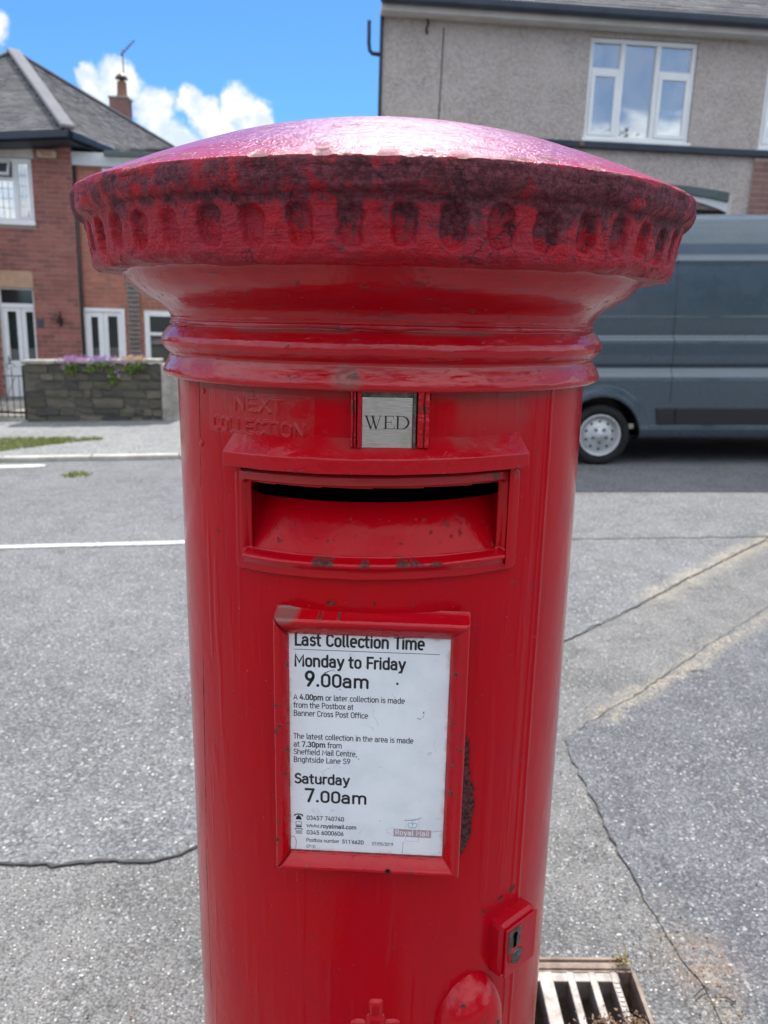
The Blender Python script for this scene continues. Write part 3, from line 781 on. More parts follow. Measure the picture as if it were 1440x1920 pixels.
r2 = r + (fbm(X, Y, z * 2.2, 14, 4, 51) - .5) * .0032 + (fbm(X, Y, z * 4, 60, 3, 52) - .5) * .0010 * sstep(1.41 - z, 0, .01)
zz = z + (fbm(X, Y, z * 0, 9, 3, 53) - .5) * .0016
crk = np.exp(-((z - 1.3882 - (fbm(X, Y, z * 0, 40, 3, 55) - .5) * .004) / .0009) ** 2) * sstep(fbm(X, Y, z * 0, 10, 2, 57), .40, .55)
r2 -= crk * .0022
# chipped bare spot on the bead left of the tab
dd = np.hypot((TH - R_(356.0)) * .256, (z - 1.3455) * 1.3) + (fbm(X, Y, z, 120, 4, 58) - .5) * .008
chip = 1 - sstep(dd, .006, .010); halo = (1 - sstep(dd, .006, .020)) * .55
dd2 = np.hypot((TH - R_(357.2)) * .256, (z - 1.3475) * 2.2) + (fbm(X, Y, z, 200, 4, 59) - .5) * .004
slot = 1 - sstep(dd2, .004, .0055)
r2 -= slot * .0015 - chip * .0006
wear = np.clip(slot * .9 + sstep(fbm(X, Y, z * 3, 85, 5, 61), .75, .77) * .6 * sstep(z, 1.333, 1.338), 0, 1)
dust = np.clip(halo + .55 * np.exp(-((z - 1.387) / .002) ** 2) * sstep(fbm(X, Y, z * 0, 12, 3, 63), .45, .6) + .3 * np.exp(-((z - 1.3545) / .003) ** 2) + .9 * np.exp(-((z - 1.3325) / .0012) ** 2) * .6, 0, .8)
V = np.stack([r2 * np.sin(TH), -r2 * np.cos(TH), zz], -1).reshape(-1, 3)
link('neck_moulding', mesh_from('neck_moulding', V, grid_faces(len(prof), NC, True)[:, ::-1], P_NECK, True, {'wear': wear, 'dust': dust}), box)
# --- body shell behind and beside the door, and the plinth
def zero(n): return {'wear': np.zeros(n), 'dust': np.zeros(n)}
def surf(name, T0, T1, Z0, Z1, rfn, m, step=.0016, keepfn=None, parent=box, tfn=None):
    nc = max(2, int(abs(T1 - T0) * .24 / step)); nr = max(2, int(abs(Z1 - Z0) / step))
    TH, Zg = np.meshgrid(np.linspace(T0, T1, nc), np.linspace(Z0, Z1, nr))
    if tfn is not None: TH = tfn(TH, Zg)
    rr, at_ = rfn(TH, Zg)
    V = np.stack([rr * np.sin(TH), -rr * np.cos(TH), Zg], -1).reshape(-1, 3)
    keep = None
    if keepfn is not None:
        kv = keepfn(TH, Zg); keep = kv[:-1, :-1] & kv[1:, :-1] & kv[:-1, 1:] & kv[1:, 1:]
    z0_ = np.zeros_like(TH)
    at2 = {'wear': z0_, 'dust': z0_}; at2.update(at_)
    return link(name, mesh_from(name, V, grid_faces(nr, nc, False, keep), m, True, at2), parent)
def seamT(Zg): return -(R_(48.2) + R_(12) * np.clip((1.316 - Zg), 0, .6))
RIDGE = R_(49.5)
def r_body(T, Z):
    X, Y = .24 * np.sin(T), -.24 * np.cos(T)
    return .2398 + (fbm(X, Y, Z * .5, 7, 3, 71) - .5) * .0018 + (fbm(X, Y, Z * .6, 60, 3, 72) - .5) * .0004, {}
surf('body', R_(50.6), R_(360 - 47.0), 0.10, 1.334, lambda T, Z: r_body(T, Z), P_BODY, .004, tfn=lambda T, Z: T + (T - R_(50.6)) / R_(262.4) * (seamT(Z) + R_(48.2) - R_(1.9)))
lin = surf('dark_backing', R_(-75), R_(75), .10, 1.334, lambda T, Z: (T * 0 + .150, {}), DARK, .02)  # added black sheet standing in for the unlit inside of the box
MB().lathe([(.20, .0), (.275, .0), (.275, .11), (.262, .135), (.245, .142), (.236, .142)], 96).obj('plinth', P_BODY, box, True, (0, 0, -.01))
# --- door with rust patch
OT0, OT1, OZ0, OZ1 = R_(-31.2), R_(34.4), 1.1660, 1.2520
chip_px = [(26.8, .9735), (27.6, .968), (27.8, .951), (28.1, .9275), (28.1, .919), (28.9, .917), (29.9, .8985), (30.2, .8855), (29.7, .873), (29.5, .857), (29.0, .8455), (27.5, .833), (26.0, .824), (24.6, .822), (24.0, .84), (24.0, .97)]
def inpoly(T, Z, poly):
    a = np.degrees(T); ins = np.zeros(T.shape, bool); n = len(poly)
    for i in range(n):
        (x1, y1), (x2, y2) = poly[i], poly[(i + 1) % n]
        c = ((y1 > Z) != (y2 > Z)) & (a < (x2 - x1) * (Z - y1) / (y2 - y1 + 1e-12) + x1)
        ins ^= c
    return ins
def tiltz(T): return .0030 * T / R_(35)
def r_door(T, Z):
    X, Y = .24 * np.sin(T), -.24 * np.cos(T)
    r = .2416 + (fbm(X, Y, Z * .45, 8, 3, 81) - .5) * .0022 + (fbm(X, Y, Z * .35, 34, 3, 82) - .5) * .0007 + (fbm(X, Y, Z, 110, 3, 83) - .5) * .00025
    e0 = (T - seamT(Z)) * .24 + (fbm(X, Y, Z, 30, 3, 84) - .5) * .0016
    r -= .0042 * (1 - sstep(e0, 0, .0016))                      # left door edge
    r += .0014 * np.exp(-((T - R_(46.3) + (Z - 1.0) * -.045) * .24 / .0016) ** 2) + .0018 * np.exp(-((T - R_(48.6)) * .24 / .0022) ** 2)
    e1 = (RIDGE + R_(1.2) - T) * .24; r -= .0035 * (1 - sstep(e1, .0003, .0018))
    jag = (fbm(X, Y, Z, 210, 3, 85) - .5)
    ch = inpoly(T + jag * .022, Z + jag * .006, chip_px).astype(float)
    inner = inpoly(T + jag * .022 + R_(.35), Z + jag * .006, chip_px).astype(float)
    r -= ch * .0012
    small = sstep(fbm(X, Y, Z * .8, 110, 4, 86), .765, .785) * (.35 + .65 * (np.abs(Z - 1.15) < .03))
    # patches beside the lock
    for a_, z_, s_ in ((41, .7485, .007), (46, .752, .009), (35, .742, .006)):
        d = np.hypot((T - R_(a_)) * .24, (Z - z_) * 1.8) + jag * .006; small = np.maximum(small, 1 - sstep(d, s_ * .5, s_))
    r -= small * .0006
    wear = np.clip(ch + small * .9, 0, 1)
    # dribbles of old paint
    dr_ = sstep(fbm(X * 1, Y * 1, Z * .06, 60, 3, 87), .60, .68); r += dr_ * .0005
    r += .0003 * sstep(fbm(X, Y, Z * .10, 120, 3, 187), .62, .72)
    dust = .30 * np.exp(-((Z - 1.331) / .006) ** 2) + .22 * sstep(fbm(X, Y, Z, 9, 4, 88), .5, .7) * sstep(Z, 1.27, 1.32)
    # seam cracks in the paint
    cr1 = np.exp(-((T - R_(-38.5) - (fbm(X, Y, Z, 40, 3, 89) - .5) * .02) * .24 / .0007) ** 2) * (Z > 1.15) * (Z < 1.285) * .6
    r -= cr1 * .0008
    edge_d = np.exp(-((e0 - .0012) / .0011) ** 2)
    wear = np.maximum(wear, edge_d * .85); wear = np.maximum(wear, cr1 * .6)
    return r, {'wear': wear, 'dust': np.clip(dust, 0, .7)}
def door_keep(T, Z):
    zt = Z - tiltz(T)
    return ~((T > OT0) & (T < OT1) & (zt > OZ0) & (zt < OZ1))
surf('door', R_(-56.5), RIDGE + R_(1.2), .16, 1.3335, r_door, P_BODY, .00135, door_keep, tfn=lambda T, Z: np.maximum(T, seamT(Z)))
# --- relief pieces on the cylinder
def rr_edge(T, Z, T0, T1, Z0, Z1, rc, R=.243):
    """signed distance (inside positive) to a rounded rectangle on the drum"""
    cx, cz = (T0 + T1) / 2 * R, (Z0 + Z1) / 2; hx, hz = (T1 - T0) / 2 * R, (Z1 - Z0) / 2
    qx, qz = np.abs(T * R - cx) - hx + rc, np.abs(Z - cz) - hz + rc
    return -(np.hypot(np.maximum(qx, 0), np.maximum(qz, 0)) + np.minimum(np.maximum(qx, qz), 0) - rc)
def bw(T, Z, f=1): # paint build-up
    X, Y = .25 * np.sin(T), -.25 * np.cos(T)
    return (fbm(X, Y, Z, 28, 3, 91) - .5) * .0016 * f + (fbm(X, Y, Z, 110, 3, 92) - .5) * .0006 * f
def r_frame(T, Z):
    Zt = Z - tiltz(T)
    do = rr_edge(T, Zt, R_(-33.3), R_(38.2), 1.1490, 1.2560, .008)
    di = -rr_edge(T, Zt, R_(-30.2), R_(33.5), 1.1705, 1.2440, .004)      # outside the opening positive
    r = .2375 + .0105 * sstep(do, -.0005, .0035)
    lipb = np.exp(-((Zt - 1.1665) / .0045) ** 2) * (T > R_(-30)) * (T < R_(34)); r += .0048 * lipb
    r = r + bw(T, Z)
    inn = sstep(di, .0012, -.0016)
    r = r * (1 - inn) + .2385 * inn
    X, Y = .25 * np.sin(T), -.25 * np.cos(T)
    w = sstep(fbm(X, Y, Z, 85, 4, 93), .60, .66) * np.exp(-((Zt - 1.1688) / .0035) ** 2) * (T > R_(-12)) * (T < R_(26))
    w = np.maximum(w, sstep(fbm(X, Y, Z, 60, 4, 94), .66, .70) * .8 * (Zt > 1.244))
    w = np.maximum(w, sstep(fbm(X, Y, Z, 60, 4, 95), .55, .62) * np.exp(-((do - .001) / .0012) ** 2) * (Zt < 1.16) * (T < R_(-15)))
    return r, {'wear': w, 'dust': .2 * sstep(Zt, 1.242, 1.247) + .0 * T}
def frame_keep(T, Z):
    Zt = Z - tiltz(T)
    return (rr_edge(T, Zt, R_(-33.3), R_(38.2), 1.1490, 1.2560, .008) > -.002) & (-rr_edge(T, Zt, R_(-30.2), R_(33.5), 1.1705, 1.2440, .004) > -.0035)
surf('aperture_frame', R_(-34.2), R_(39.2), 1.1430, 1.2620, r_frame, P_REL, .0010, frame_keep)
def r_hood(T, Z):
    Zt = Z - tiltz(T) * .8
    t = np.clip((1.2915 - Zt) / .0200, 0, 1)
    endd = np.minimum(T - R_(-34.0), R_(37.8) - T) * .25
    r = .2405 + .0190 * t * (1 - .0) + bw(T, Z, 1.1)
    r = np.where(Zt < 1.2715, .2592 + bw(T, Z, .8), r)
    r = r - .022 * (1 - sstep(endd, -.0004, .0022)) * t
    r = r - .022 * (1 - sstep(Zt, 1.2558, 1.2580))
    X, Y = .25 * np.sin(T), -.25 * np.cos(T)
    w = sstep(fbm(X, Y, Z, 70, 4, 96), .67, .71) * .7 * np.exp(-((Zt - 1.2575) / .003) ** 2)
    dust = .55 * sstep(Zt, 1.272, 1.29) * sstep(fbm(X, Y, Z, 18, 4, 97), .4, .7)
    return r, {'wear': w, 'dust': dust}
surf('hood', R_(-34.6), R_(38.4), 1.2545, 1.2950, r_hood, P_REL, .0009)
# sloping red floor inside the mouth, curling up to the cheeks; only the middle leaves a slot
def mouth():
    T, t = np.meshgrid(np.linspace(R_(-31.2), R_(34.6), 330), np.linspace(0, 1, 60))
    end = np.maximum(sstep(-T, R_(27.5), R_(31.0)), sstep(T, R_(31.0), R_(34.4)))
    ztop = 1.2195 + tiltz(T) + .004 * end
    r = .2400 - .036 * t ** 1.15 * (1 - .10 * end); Z = 1.166 + tiltz(T) * (1 - t) + (ztop - 1.166) * t
    X, Y = r * np.sin(T), -r * np.cos(T)
    r = r + bw(T, Z, .6)
    half = np.clip(np.sin(np.abs(T)) * .2475, 0, 1) * np.sign(T)          # keep the cheeks parallel
    xw = half * .988; yw = -np.sqrt(np.maximum(r * r - xw * xw, .0001))
    w = .8 * sstep(fbm(X, Y, Z, 190, 4, 98), .735, .76) + .5 * sstep(np.hypot((T - R_(19)) * .24, (Z - 1.200) * 1.2) * -1 + .004 + (fbm(X, Y, Z, 150, 3, 99) - .5) * .01, 0, .002)
    V = np.stack([xw, yw, Z], -1).reshape(-1, 3)
    link('posting_floor', mesh_from('posting_floor', V, grid_faces(60, 330), P_BODY, True, {'wear': np.clip(w, 0, 1), 'dust': w * 0}), box)
mouth()
for nm_, a_, sx_ in (('l', -30.75, -1), ('r', 34.15, 1)):
    x_ = .2475 * math.sin(R_(a_)); MB().box(min(x_, x_ + .004 * sx_), max(x_, x_ + .004 * sx_), -.2120, -.130, 1.160, 1.262).obj('mouth_cheek', P_REL, box)
surf('mouth_roof', R_(-33), R_(37), 1.2515, 1.2545, lambda T, Z: (.243 - (Z - 1.2515) / .003 * .06, {}), P_REL, .0008)
# --- date tab and its holder
def radial_box(mb, T0, T1, z0, z1, r0_, r1_, n=5):
    ts = [T0 + (T1 - T0) * i / n for i in range(n + 1)]; vs = []
    for t in ts:
        for rr_, zz_ in ((r0_, z0), (r1_, z0), (r1_, z1), (r0_, z1)): vs.append((rr_ * math.sin(t), -rr_ * math.cos(t), zz_))
    fs = []
    for i in range(n):
        for k in range(4): fs.append((4 * i + k, 4 * i + (k + 1) % 4, 4 * i + 4 + (k + 1) % 4, 4 * i + 4 + k))
    fs += [(0, 3, 2, 1), (4 * n, 4 * n + 1, 4 * n + 2, 4 * n + 3)]
    mb.add(vs, fs); return mb
TB = R_(4.45)     # the tab faces this way
Mtab = Matrix.Rotation(TB, 4, 'Z')
def tabbox(mb, x0, x1, d0, d1, z0, z1): return mb.box(x0, x1, -d1, -d0, z0, z1, Mtab)
tabbox(MB(), -.0270, .0262, .236, .2475, 1.281, 1.3375).obj('tab_back_plate', OLDMETAL, box, bevel=.0006)
tb = tabbox(MB(), -.0233, .0234, .2476, .2492, 1.2822, 1.3286).obj('date_tab', STEEL, box, bevel=.0004, label='brushed steel tab stamped WED')
def ribbon_mesh(mb, pts, wid, plane, lift, cap=True):
    """flat stroke with varying width; plane(u,v,lift)->xyz"""
    n = len(pts); L = []; Rr = []
    for i in range(n):
        a = pts[max(0, i - 1)]; b = pts[min(n - 1, i + 1)]; l = math.hypot(b[0] - a[0], b[1] - a[1]) or 1e-9
        nx, ny = -(b[1] - a[1]) / l, (b[0] - a[0]) / l
        k = 1.0
        if 0 < i < n - 1:
            d1 = (pts[i][0] - a[0], pts[i][1] - a[1]); d2 = (b[0] - pts[i][0], b[1] - pts[i][1])
            l1, l2 = math.hypot(*d1) or 1e-9, math.hypot(*d2) or 1e-9
            c = max(-1, min(1, (d1[0] * d2[0] + d1[1] * d2[1]) / l1 / l2)); k = min(1.5, 1 / max(.35, math.cos(math.acos(c) / 2)))
            tx, ty = d1[0] / l1 + d2[0] / l2, d1[1] / l1 + d2[1] / l2; l = math.hypot(tx, ty) or 1e-9; nx, ny = -ty / l, tx / l
        w = (wid[i] if hasattr(wid, '__len__') else wid) / 2 * k
        L.append((pts[i][0] + nx * w, pts[i][1] + ny * w)); Rr.append((pts[i][0] - nx * w, pts[i][1] - ny * w))
    vs = [plane(x, y, lift) for x, y in L] + [plane(x, y, lift) for x, y in Rr]
    mb.add(vs, [(i, i + 1, n + i + 1, n + i) for i in range(n - 1)])
    if cap:
        for (x, y), o, w in ((pts[0], pts[1], wid[0] if hasattr(wid, '__len__') else wid), (pts[-1], pts[-2], wid[-1] if hasattr(wid, '__len__') else wid)):
            a0 = math.atan2(y - o[1], x - o[0])
            ring = [(x + w / 2 * math.cos(a0 + t), y + w / 2 * math.sin(a0 + t)) for t in [math.pi * (-.5 + j / 6) for j in range(7)]]
            mb.add([plane(px, py, lift) for px, py in ring], [tuple(range(7))])
def arc(cx, cy, rx, ry, a0, a1, n=14): return [(cx + rx * math.cos(R_(a0 + (a1 - a0) * i / n)), cy + ry * math.sin(R_(a0 + (a1 - a0) * i / n))) for i in range(n + 1)]
# WED in a bookish serif: strokes of varying weight
def tplane(u, v, l):
    q = Mtab @ Vector((u, -.2493 - l, v)); return (q.x, q.y, q.z)
mb = MB(); zb, ch_ = 1.2998, .0122; lf = [0]
def st(pts, wid, cap=False):
    lf[0] += .000004
    ribbon_mesh(mb, [(x0_ + x * ch_, zb + y * ch_) for x, y in pts], [w * ch_ for w in wid] if hasattr(wid, '__len__') else wid * ch_, tplane, lf[0], cap)
x0_ = -.0206
st([(.10, 1.0), (.46, 0)], .135); st([(.455, -.03), (.72, .93)], .05); st([(.56, 1.0), (.86, 0)], .135); st([(.855, -.03), (1.17, .97)], .05)
for a, b in ((-.03, .30), (.44, .76), (1.02, 1.32)): st([(a, .985), (b, .985)], .04)
x0_ = -.00335
st([(.17, .02), (.17, .98)], .135); st([(.0, .02), (.84, .02)], .045); st([(.0, .98), (.76, .98)], .045); st([(.17, .52), (.58, .52)], .045)
st([(.74, .99), (.755, .78)], [.06, .025]); st([(.80, .0), (.87, .25)], [.07, .025]); st([(.585, .40), (.585, .64)], .035)
x0_ = .0075
st([(.19, .02), (.19, .98)], .135); st([(.02, .02), (.5, .02)], .045); st([(.02, .98), (.5, .98)], .045)
A_ = arc(.48, .5, .52, .48, -90, 90, 26); st(A_, [.045 + .10 * max(0, math.cos(R_(-90 + 180 * i / 26))) ** 1.2 for i in range(27)])
mb.obj('lettering', INK, tb)
for nm, x0h, x1h, seed in (('l', -.0345, -.0278, 1), ('r', .0268, .0398, 2)):
    # rough, thickly painted cheeks of the holder
    bm = bmesh.new(); nx, nz, rn = 12, 44, random.Random(seed)
    def hp(i, j):
        x = x0h + (x1h - x0h) * i / nx; zz_ = 1.282 + .0555 * j / nz
        e = min(i, nx - i) / nx
        return x, zz_, e
    vs = []; 
    XX, ZZ = np.meshgrid(np.linspace(x0h, x1h, 26), np.linspace(1.2815, 1.3360 if nm == 'r' else 1.3368, 110))
    e = np.minimum(XX - x0h, x1h - XX); ez = np.minimum(ZZ - 1.2815, (1.3360 if nm == 'r' else 1.3368) - ZZ)
    D = .2365 + .0150 * sstep(np.minimum(e, ez), -.0002, .0014) + (fbm(XX, XX * 0, ZZ, 130, 4, 101 + seed) - .5) * .0042
    mid = (x0h + x1h) / 2 + (.0005 if nm == 'l' else .001)
    D -= .0030 * np.exp(-((XX - mid - (fbm(XX * 0, XX * 0, ZZ, 90, 3, 105 + seed) - .5) * .002) / .0006) ** 2)
    c_, s_ = math.cos(TB), math.sin(TB)
    V = np.stack([XX * c_ + D * s_, XX * s_ - D * c_, ZZ], -1).reshape(-1, 3)
    wr = np.clip(np.exp(-((XX - mid) / .0007) ** 2) * .8 + sstep(fbm(XX, XX * 0, ZZ, 110, 4, 109 + seed), .60, .66) * .5, 0, 1)
    link('tab_holder', mesh_from('tab_holder', V, grid_faces(110, 26), P_REL, True, {'wear': wr, 'dust': wr * 0}), box)
tabbox(MB(), -.0275, -.0237, .236, .2510, 1.2820, 1.3350).obj('tab_rail', P_REL, box, bevel=.0006)
tabbox(MB(), .0238, .0265, .236, .2510, 1.2820, 1.3350).obj('tab_rail', OLDMETAL, box, bevel=.0006)
tabbox(MB(), -.0345, .0405, .232, .2395, 1.326, 1.3355).obj('tab_recess', DARK, box)

# ------------------------------------------------------------------ a rounded sign alphabet drawn in strokes
def A(cx, cy, rx, ry, a0, a1): return arc(cx, cy, rx, ry, a0, a1, 12)
X_ = .72
bowlL = A(.26, .36, .22, .36, 0, 360)
GL = {
 ' ': (.30, []),
 'a': (.60, [A(.26, .50, .20, .22, 150, 0) + [(.46, 0)], [(.46, .42), (.24, .42)] + A(.24, .21, .19, .21, 90, 270) + [(.30, 0), (.46, .10)]]),
 'b': (.62, [[(.09, 1.03), (.09, 0)], [(.09, .5)] + A(.30, .50, .21, .22, 150, 0) + [(.51, .22)] + A(.30, .22, .21, .22, 0, -150)]),
 'c': (.52, [A(.29, .50, .20, .22, 30, 180) + [(.09, .22)] + A(.29, .22, .20, .22, 180, 330)]),
 'd': (.62, [[(.51, 1.03), (.51, 0)], [(.51, .5)] + A(.30, .50, .21, .22, 30, 180) + [(.09, .22)] + A(.30, .22, .21, .22, 180, 330)]),
 'e': (.59, [[(.09, .36), (.50, .36), (.50, .48)] + A(.295, .50, .205, .22, 0, 180) + [(.09, .22)] + A(.31, .22, .22, .22, 180, 290)]),
 'f': (.38, [[(.15, 0), (.15, .80)] + A(.32, .82, .17, .20, 180, 95), [(.02, .70), (.32, .70)]]),
 'g': (.62, [A(.30, .50, .21, .22, 30, 180) + [(.09, .24)] + A(.30, .24, .21, .22, 180, 330), [(.51, .72), (.51, -.06)] + A(.31, -.06, .20, .20, 0, -130)]),
 'h': (.62, [[(.09, 1.03), (.09, 0)], [(.09, .48)] + A(.30, .50, .21, .22, 150, 0) + [(.51, 0)]]),
 'i': (.22, [[(.11, 0), (.11, .72)], [(.11, .955), (.11, .985)]]),
 'j': (.22, [[(.11, .72), (.11, -.2)]]),
 'k': (.56, [[(.09, 1.03), (.09, 0)], [(.46, .72), (.1, .34)], [(.22, .44), (.48, 0)]]),
 'l': (.26, [[(.10, 1.03), (.10, .12)] + A(.20, .12, .10, .12, 180, 260)]),
 'm': (.94, [[(.09, .72), (.09, 0)], [(.09, .48)] + A(.28, .52, .19, .20, 150, 0) + [(.47, 0)], [(.47, .48)] + A(.66, .52, .19, .20, 150, 0) + [(.85, 0)]]),
 'n': (.62, [[(.09, .72), (.09, 0)], [(.09, .48)] + A(.30, .50, .21, .22, 150, 0) + [(.51, 0)]]),
 'o': (.60, [A(.30, .50, .21, .22, 0, 180) + [(.09, .22)] + A(.30, .22, .21, .22, 180, 360) + [(.51, .50)]]),
 'p': (.62, [[(.09, .72), (.09, -.27)], [(.09, .5)] + A(.30, .50, .21, .22, 150, 0) + [(.51, .22)] + A(.30, .22, .21, .22, 0, -150)]),
 'r': (.38, [[(.09, .72), (.09, 0)], [(.09, .46)] + A(.28, .50, .19, .21, 160, 70)]),
 's': (.50, [A(.25, .55, .16, .17, 35, 180) + A(.25, .53, .16, .15, 200, 260) + A(.26, .19, .16, .18, 75, 0) + A(.24, .18, .18, .18, 0, -145)]),
 't': (.38, [[(.14, .94), (.14, .16)] + A(.28, .16, .14, .16, 180, 275), [(.01, .70), (.31, .70)]]),
 'u': (.62, [[(.10, .72), (.10, .22)] + A(.30, .22, .20, .22, 180, 340), [(.51, .72), (.51, 0)]]),
 'w': (.82, [[(.05, .72), (.22, 0), (.41, .66), (.60, 0), (.77, .72)]]),
 'x': (.52, [[(.06, .72), (.46, 0)], [(.46, .72), (.06, 0)]]),
 'y': (.56, [[(.05, .72), (.28, .02)], [(.51, .72), (.26, -.08)] + A(.12, -.06, .14, .20, -20, -100)]),
 'A': (.66, [[(.05, 0), (.33, 1), (.61, 0)], [(.14, .28), (.52, .28)]]),
 'B': (.64, [[(.10, 0), (.10, 1), (.32, 1)] + A(.32, .76, .20, .24, 90, -90) + [(.10, .52)], [(.32, .52)] + A(.33, .26, .23, .26, 90, -90) + [(.10, 0)]]),
 'C': (.62, [A(.33, .72, .24, .28, 25, 180) + [(.09, .28)] + A(.33, .28, .24, .28, 180, 335)]),
 'D': (.68, [[(.10, 0), (.10, 1), (.30, 1)] + A(.32, .72, .26, .28, 90, 0) + [(.58, .28)] + A(.32, .28, .26, .28, 0, -90) + [(.10, 0)]]),
 'E': (.58, [[(.52, 1), (.10, 1), (.10, 0), (.52, 0)], [(.10, .52), (.46, .52)]]),
 'F': (.55, [[(.52, 1), (.10, 1), (.10, 0)], [(.10, .50), (.46, .50)]]),
 'I': (.24, [[(.12, 0), (.12, 1)]]),
 'L': (.54, [[(.10, 1), (.10, 0), (.50, 0)]]),
 'M': (.84, [[(.10, 0), (.10, 1), (.42, .35), (.74, 1), (.74, 0)]]),
 'N': (.70, [[(.10, 0), (.10, 1), (.58, 0), (.58, 1)]]),
 'O': (.68, [A(.34, .72, .25, .28, 0, 180) + [(.09, .28)] + A(.34, .28, .25, .28, 180, 360) + [(.59, .72)]]),
 'P': (.62, [[(.10, 0), (.10, 1), (.32, 1)] + A(.33, .74, .23, .26, 90, -90) + [(.10, .48)]]),
 'R': (.64, [[(.10, 0), (.10, 1), (.32, 1)] + A(.33, .75, .22, .25, 90, -90) + [(.10, .50)], [(.33, .50), (.56, 0)]]),
 'S': (.60, [A(.31, .77, .21, .23, 30, 180) + A(.31, .75, .21, .22, 190, 255) + A(.30, .27, .23, .25, 75, 0) + A(.29, .25, .24, .25, 0, -150)]),
 'T': (.58, [[(.03, 1), (.55, 1)], [(.29, 1), (.29, 0)]]),
 'X': (.62, [[(.06, 1), (.56, 0)], [(.56, 1), (.06, 0)]]),
 '0': (.62, [A(.31, .74, .22, .26, 0, 180) + [(.09, .26)] + A(.31, .26, .22, .26, 180, 360) + [(.53, .74)]]),
 '1': (.62, [[(.14, .80), (.36, 1), (.36, 0)]]),
 '2': (.62, [A(.30, .75, .21, .25, 160, -20) + [(.10, .06), (.10, 0), (.54, 0)]]),
 '3': (.62, [A(.29, .76, .20, .24, 150, -80), A(.30, .27, .23, .27, 85, -155)]),
 '4': (.62, [[(.34, 1), (.07, .26), (.55, .26)], [(.42, .52), (.42, 0)]]),
 '5': (.62, [[(.50, 1), (.15, 1), (.12, .56)] + A(.30, .30, .23, .30, 110, -150)]),
 '6': (.62, [[(.40, 1)] + [(.16, .55)] + A(.31, .29, .22, .29, 165, 525)]),
 '7': (.62, [[(.07, 1), (.54, 1), (.24, 0)]]),
 '9': (.62, [[(.22, 0)] + [(.46, .45)] + A(.31, .71, .22, .29, -15, 345)]),
 '.': (.24, [[(.12, .04), (.12, .06)]]), ',': (.24, [[(.13, .05), (.09, -.12)]]), '/': (.50, [[(.06, -.06), (.44, 1.04)]]),
 "'": (.12, [[(.05, 1.0), (.05, .93)]]),
}
LIFT = [0]
def text(mb, runs, u0_, u1_, v0, cap_h, plane, weight=.16, vh=None):
    """runs: [(string, bold)] stretched to fill u0..u1; weight is the stroke as a share of cap height"""
    tot = 0
    for s_, w_ in runs:
        for ch in s_: tot += GL[ch][0] + (.055 if w_ > .13 else .03)
    sx = (u1_ - u0_) / tot; x = u0_
    for s_, w_ in runs:
        for ch in s_:
            adv, strokes = GL[ch]
            for p in strokes:
                LIFT[0] += 1; lift = (LIFT[0] % 40) * .0000025
                pts = [(x + (.02 + px) * sx, v0 + py * cap_h * (1 - w_) + w_ / 2 * cap_h) for px, py in p]
                ded = [pts[0]]
                for q_ in pts[1:]:
                    if math.hypot(q_[0] - ded[-1][0], q_[1] - ded[-1][1]) > 1e-6: ded.append(q_)
                if len(ded) < 2: ded.append((ded[0][0], ded[0][1] + 1e-5))
                wd = w_ * cap_h * (1.25 if ch in '.,' else 1)
                ribbon_mesh(mb, ded, wd, plane, lift)
            x += (adv + (.055 if w_ > .13 else .03)) * sx
# --- the notice plate and its frame (flat, standing off the curved door)
PD = .2475
plate = MB().box(-.0752, .0874, -PD, -PD + .0015, .8482, 1.0952).obj('notice_plate', ENAMEL, box, label='white enamel plate printed with the last collection times')
def nplane(u, v, l): return (u, -PD - .00008 - l, v)
B_, N_ = .165, .125
ink = MB()
text(ink, [('Last Collection Time', B_)], -.0685, .0612, 1.0812, .0140, nplane)
text(ink, [('Monday to Friday', B_)], -.0690, .0428, 1.0588, .0138, nplane)
text(ink, [('9', B_)], -.0588, -.0475, 1.0374, .0180, nplane)
text(ink, [('.00am', B_)], -.0475, .0068, 1.0374, .0152, nplane)
text(ink, [('A ', N_), ('4.00pm', .17), (' or later collection is made', N_)], -.0700, .0428, 1.0228, .0066, nplane)
text(ink, [('from the Postbox at', N_)], -.0700, -.0088, 1.0138, .0066, nplane)
text(ink, [('Banner Cross Post Office', N_)], -.0700, .0060, 1.0048, .0066, nplane)
text(ink, [('The latest collection in the area is made', N_)], -.0704, .0526, .9790, .0066, nplane)
text(ink, [('at ', N_), ('7.30pm', .17), (' from', N_)], -.0703, -.0204, .9700, .0066, nplane)
text(ink, [('Sheffield Mail Centre,', N_)], -.0704, -.0046, .9612, .0066, nplane)
text(ink, [('Brightside Lane S9', N_)], -.0704, -.0114, .9524, .0066, nplane)
text(ink, [('Saturday', B_)], -.0697, -.0118, .9276, .0125, nplane)
text(ink, [('7', B_)], -.0592, -.0480, .9062, .0168, nplane)
text(ink, [('.00am', B_)], -.0480, .0064, .9062, .0145, nplane)
text(ink, [('03457 740740', .15)], -.0572, -.0174, .8852, .0054, nplane)
text(ink, [('www.royalmail.com', .16)], -.0572, -.0045, .8762, .0052, nplane)
text(ink, [('0345 6000606', .15)], -.0572, -.0178, .8678, .0054, nplane)
text(ink, [("S11'662D", .16)], -.0196, .0036, .8590, .0048, nplane)
ribbon_mesh(ink, [(-.0690, 1.0776), (.0758, 1.0776)], .0006, nplane, .00001, False)
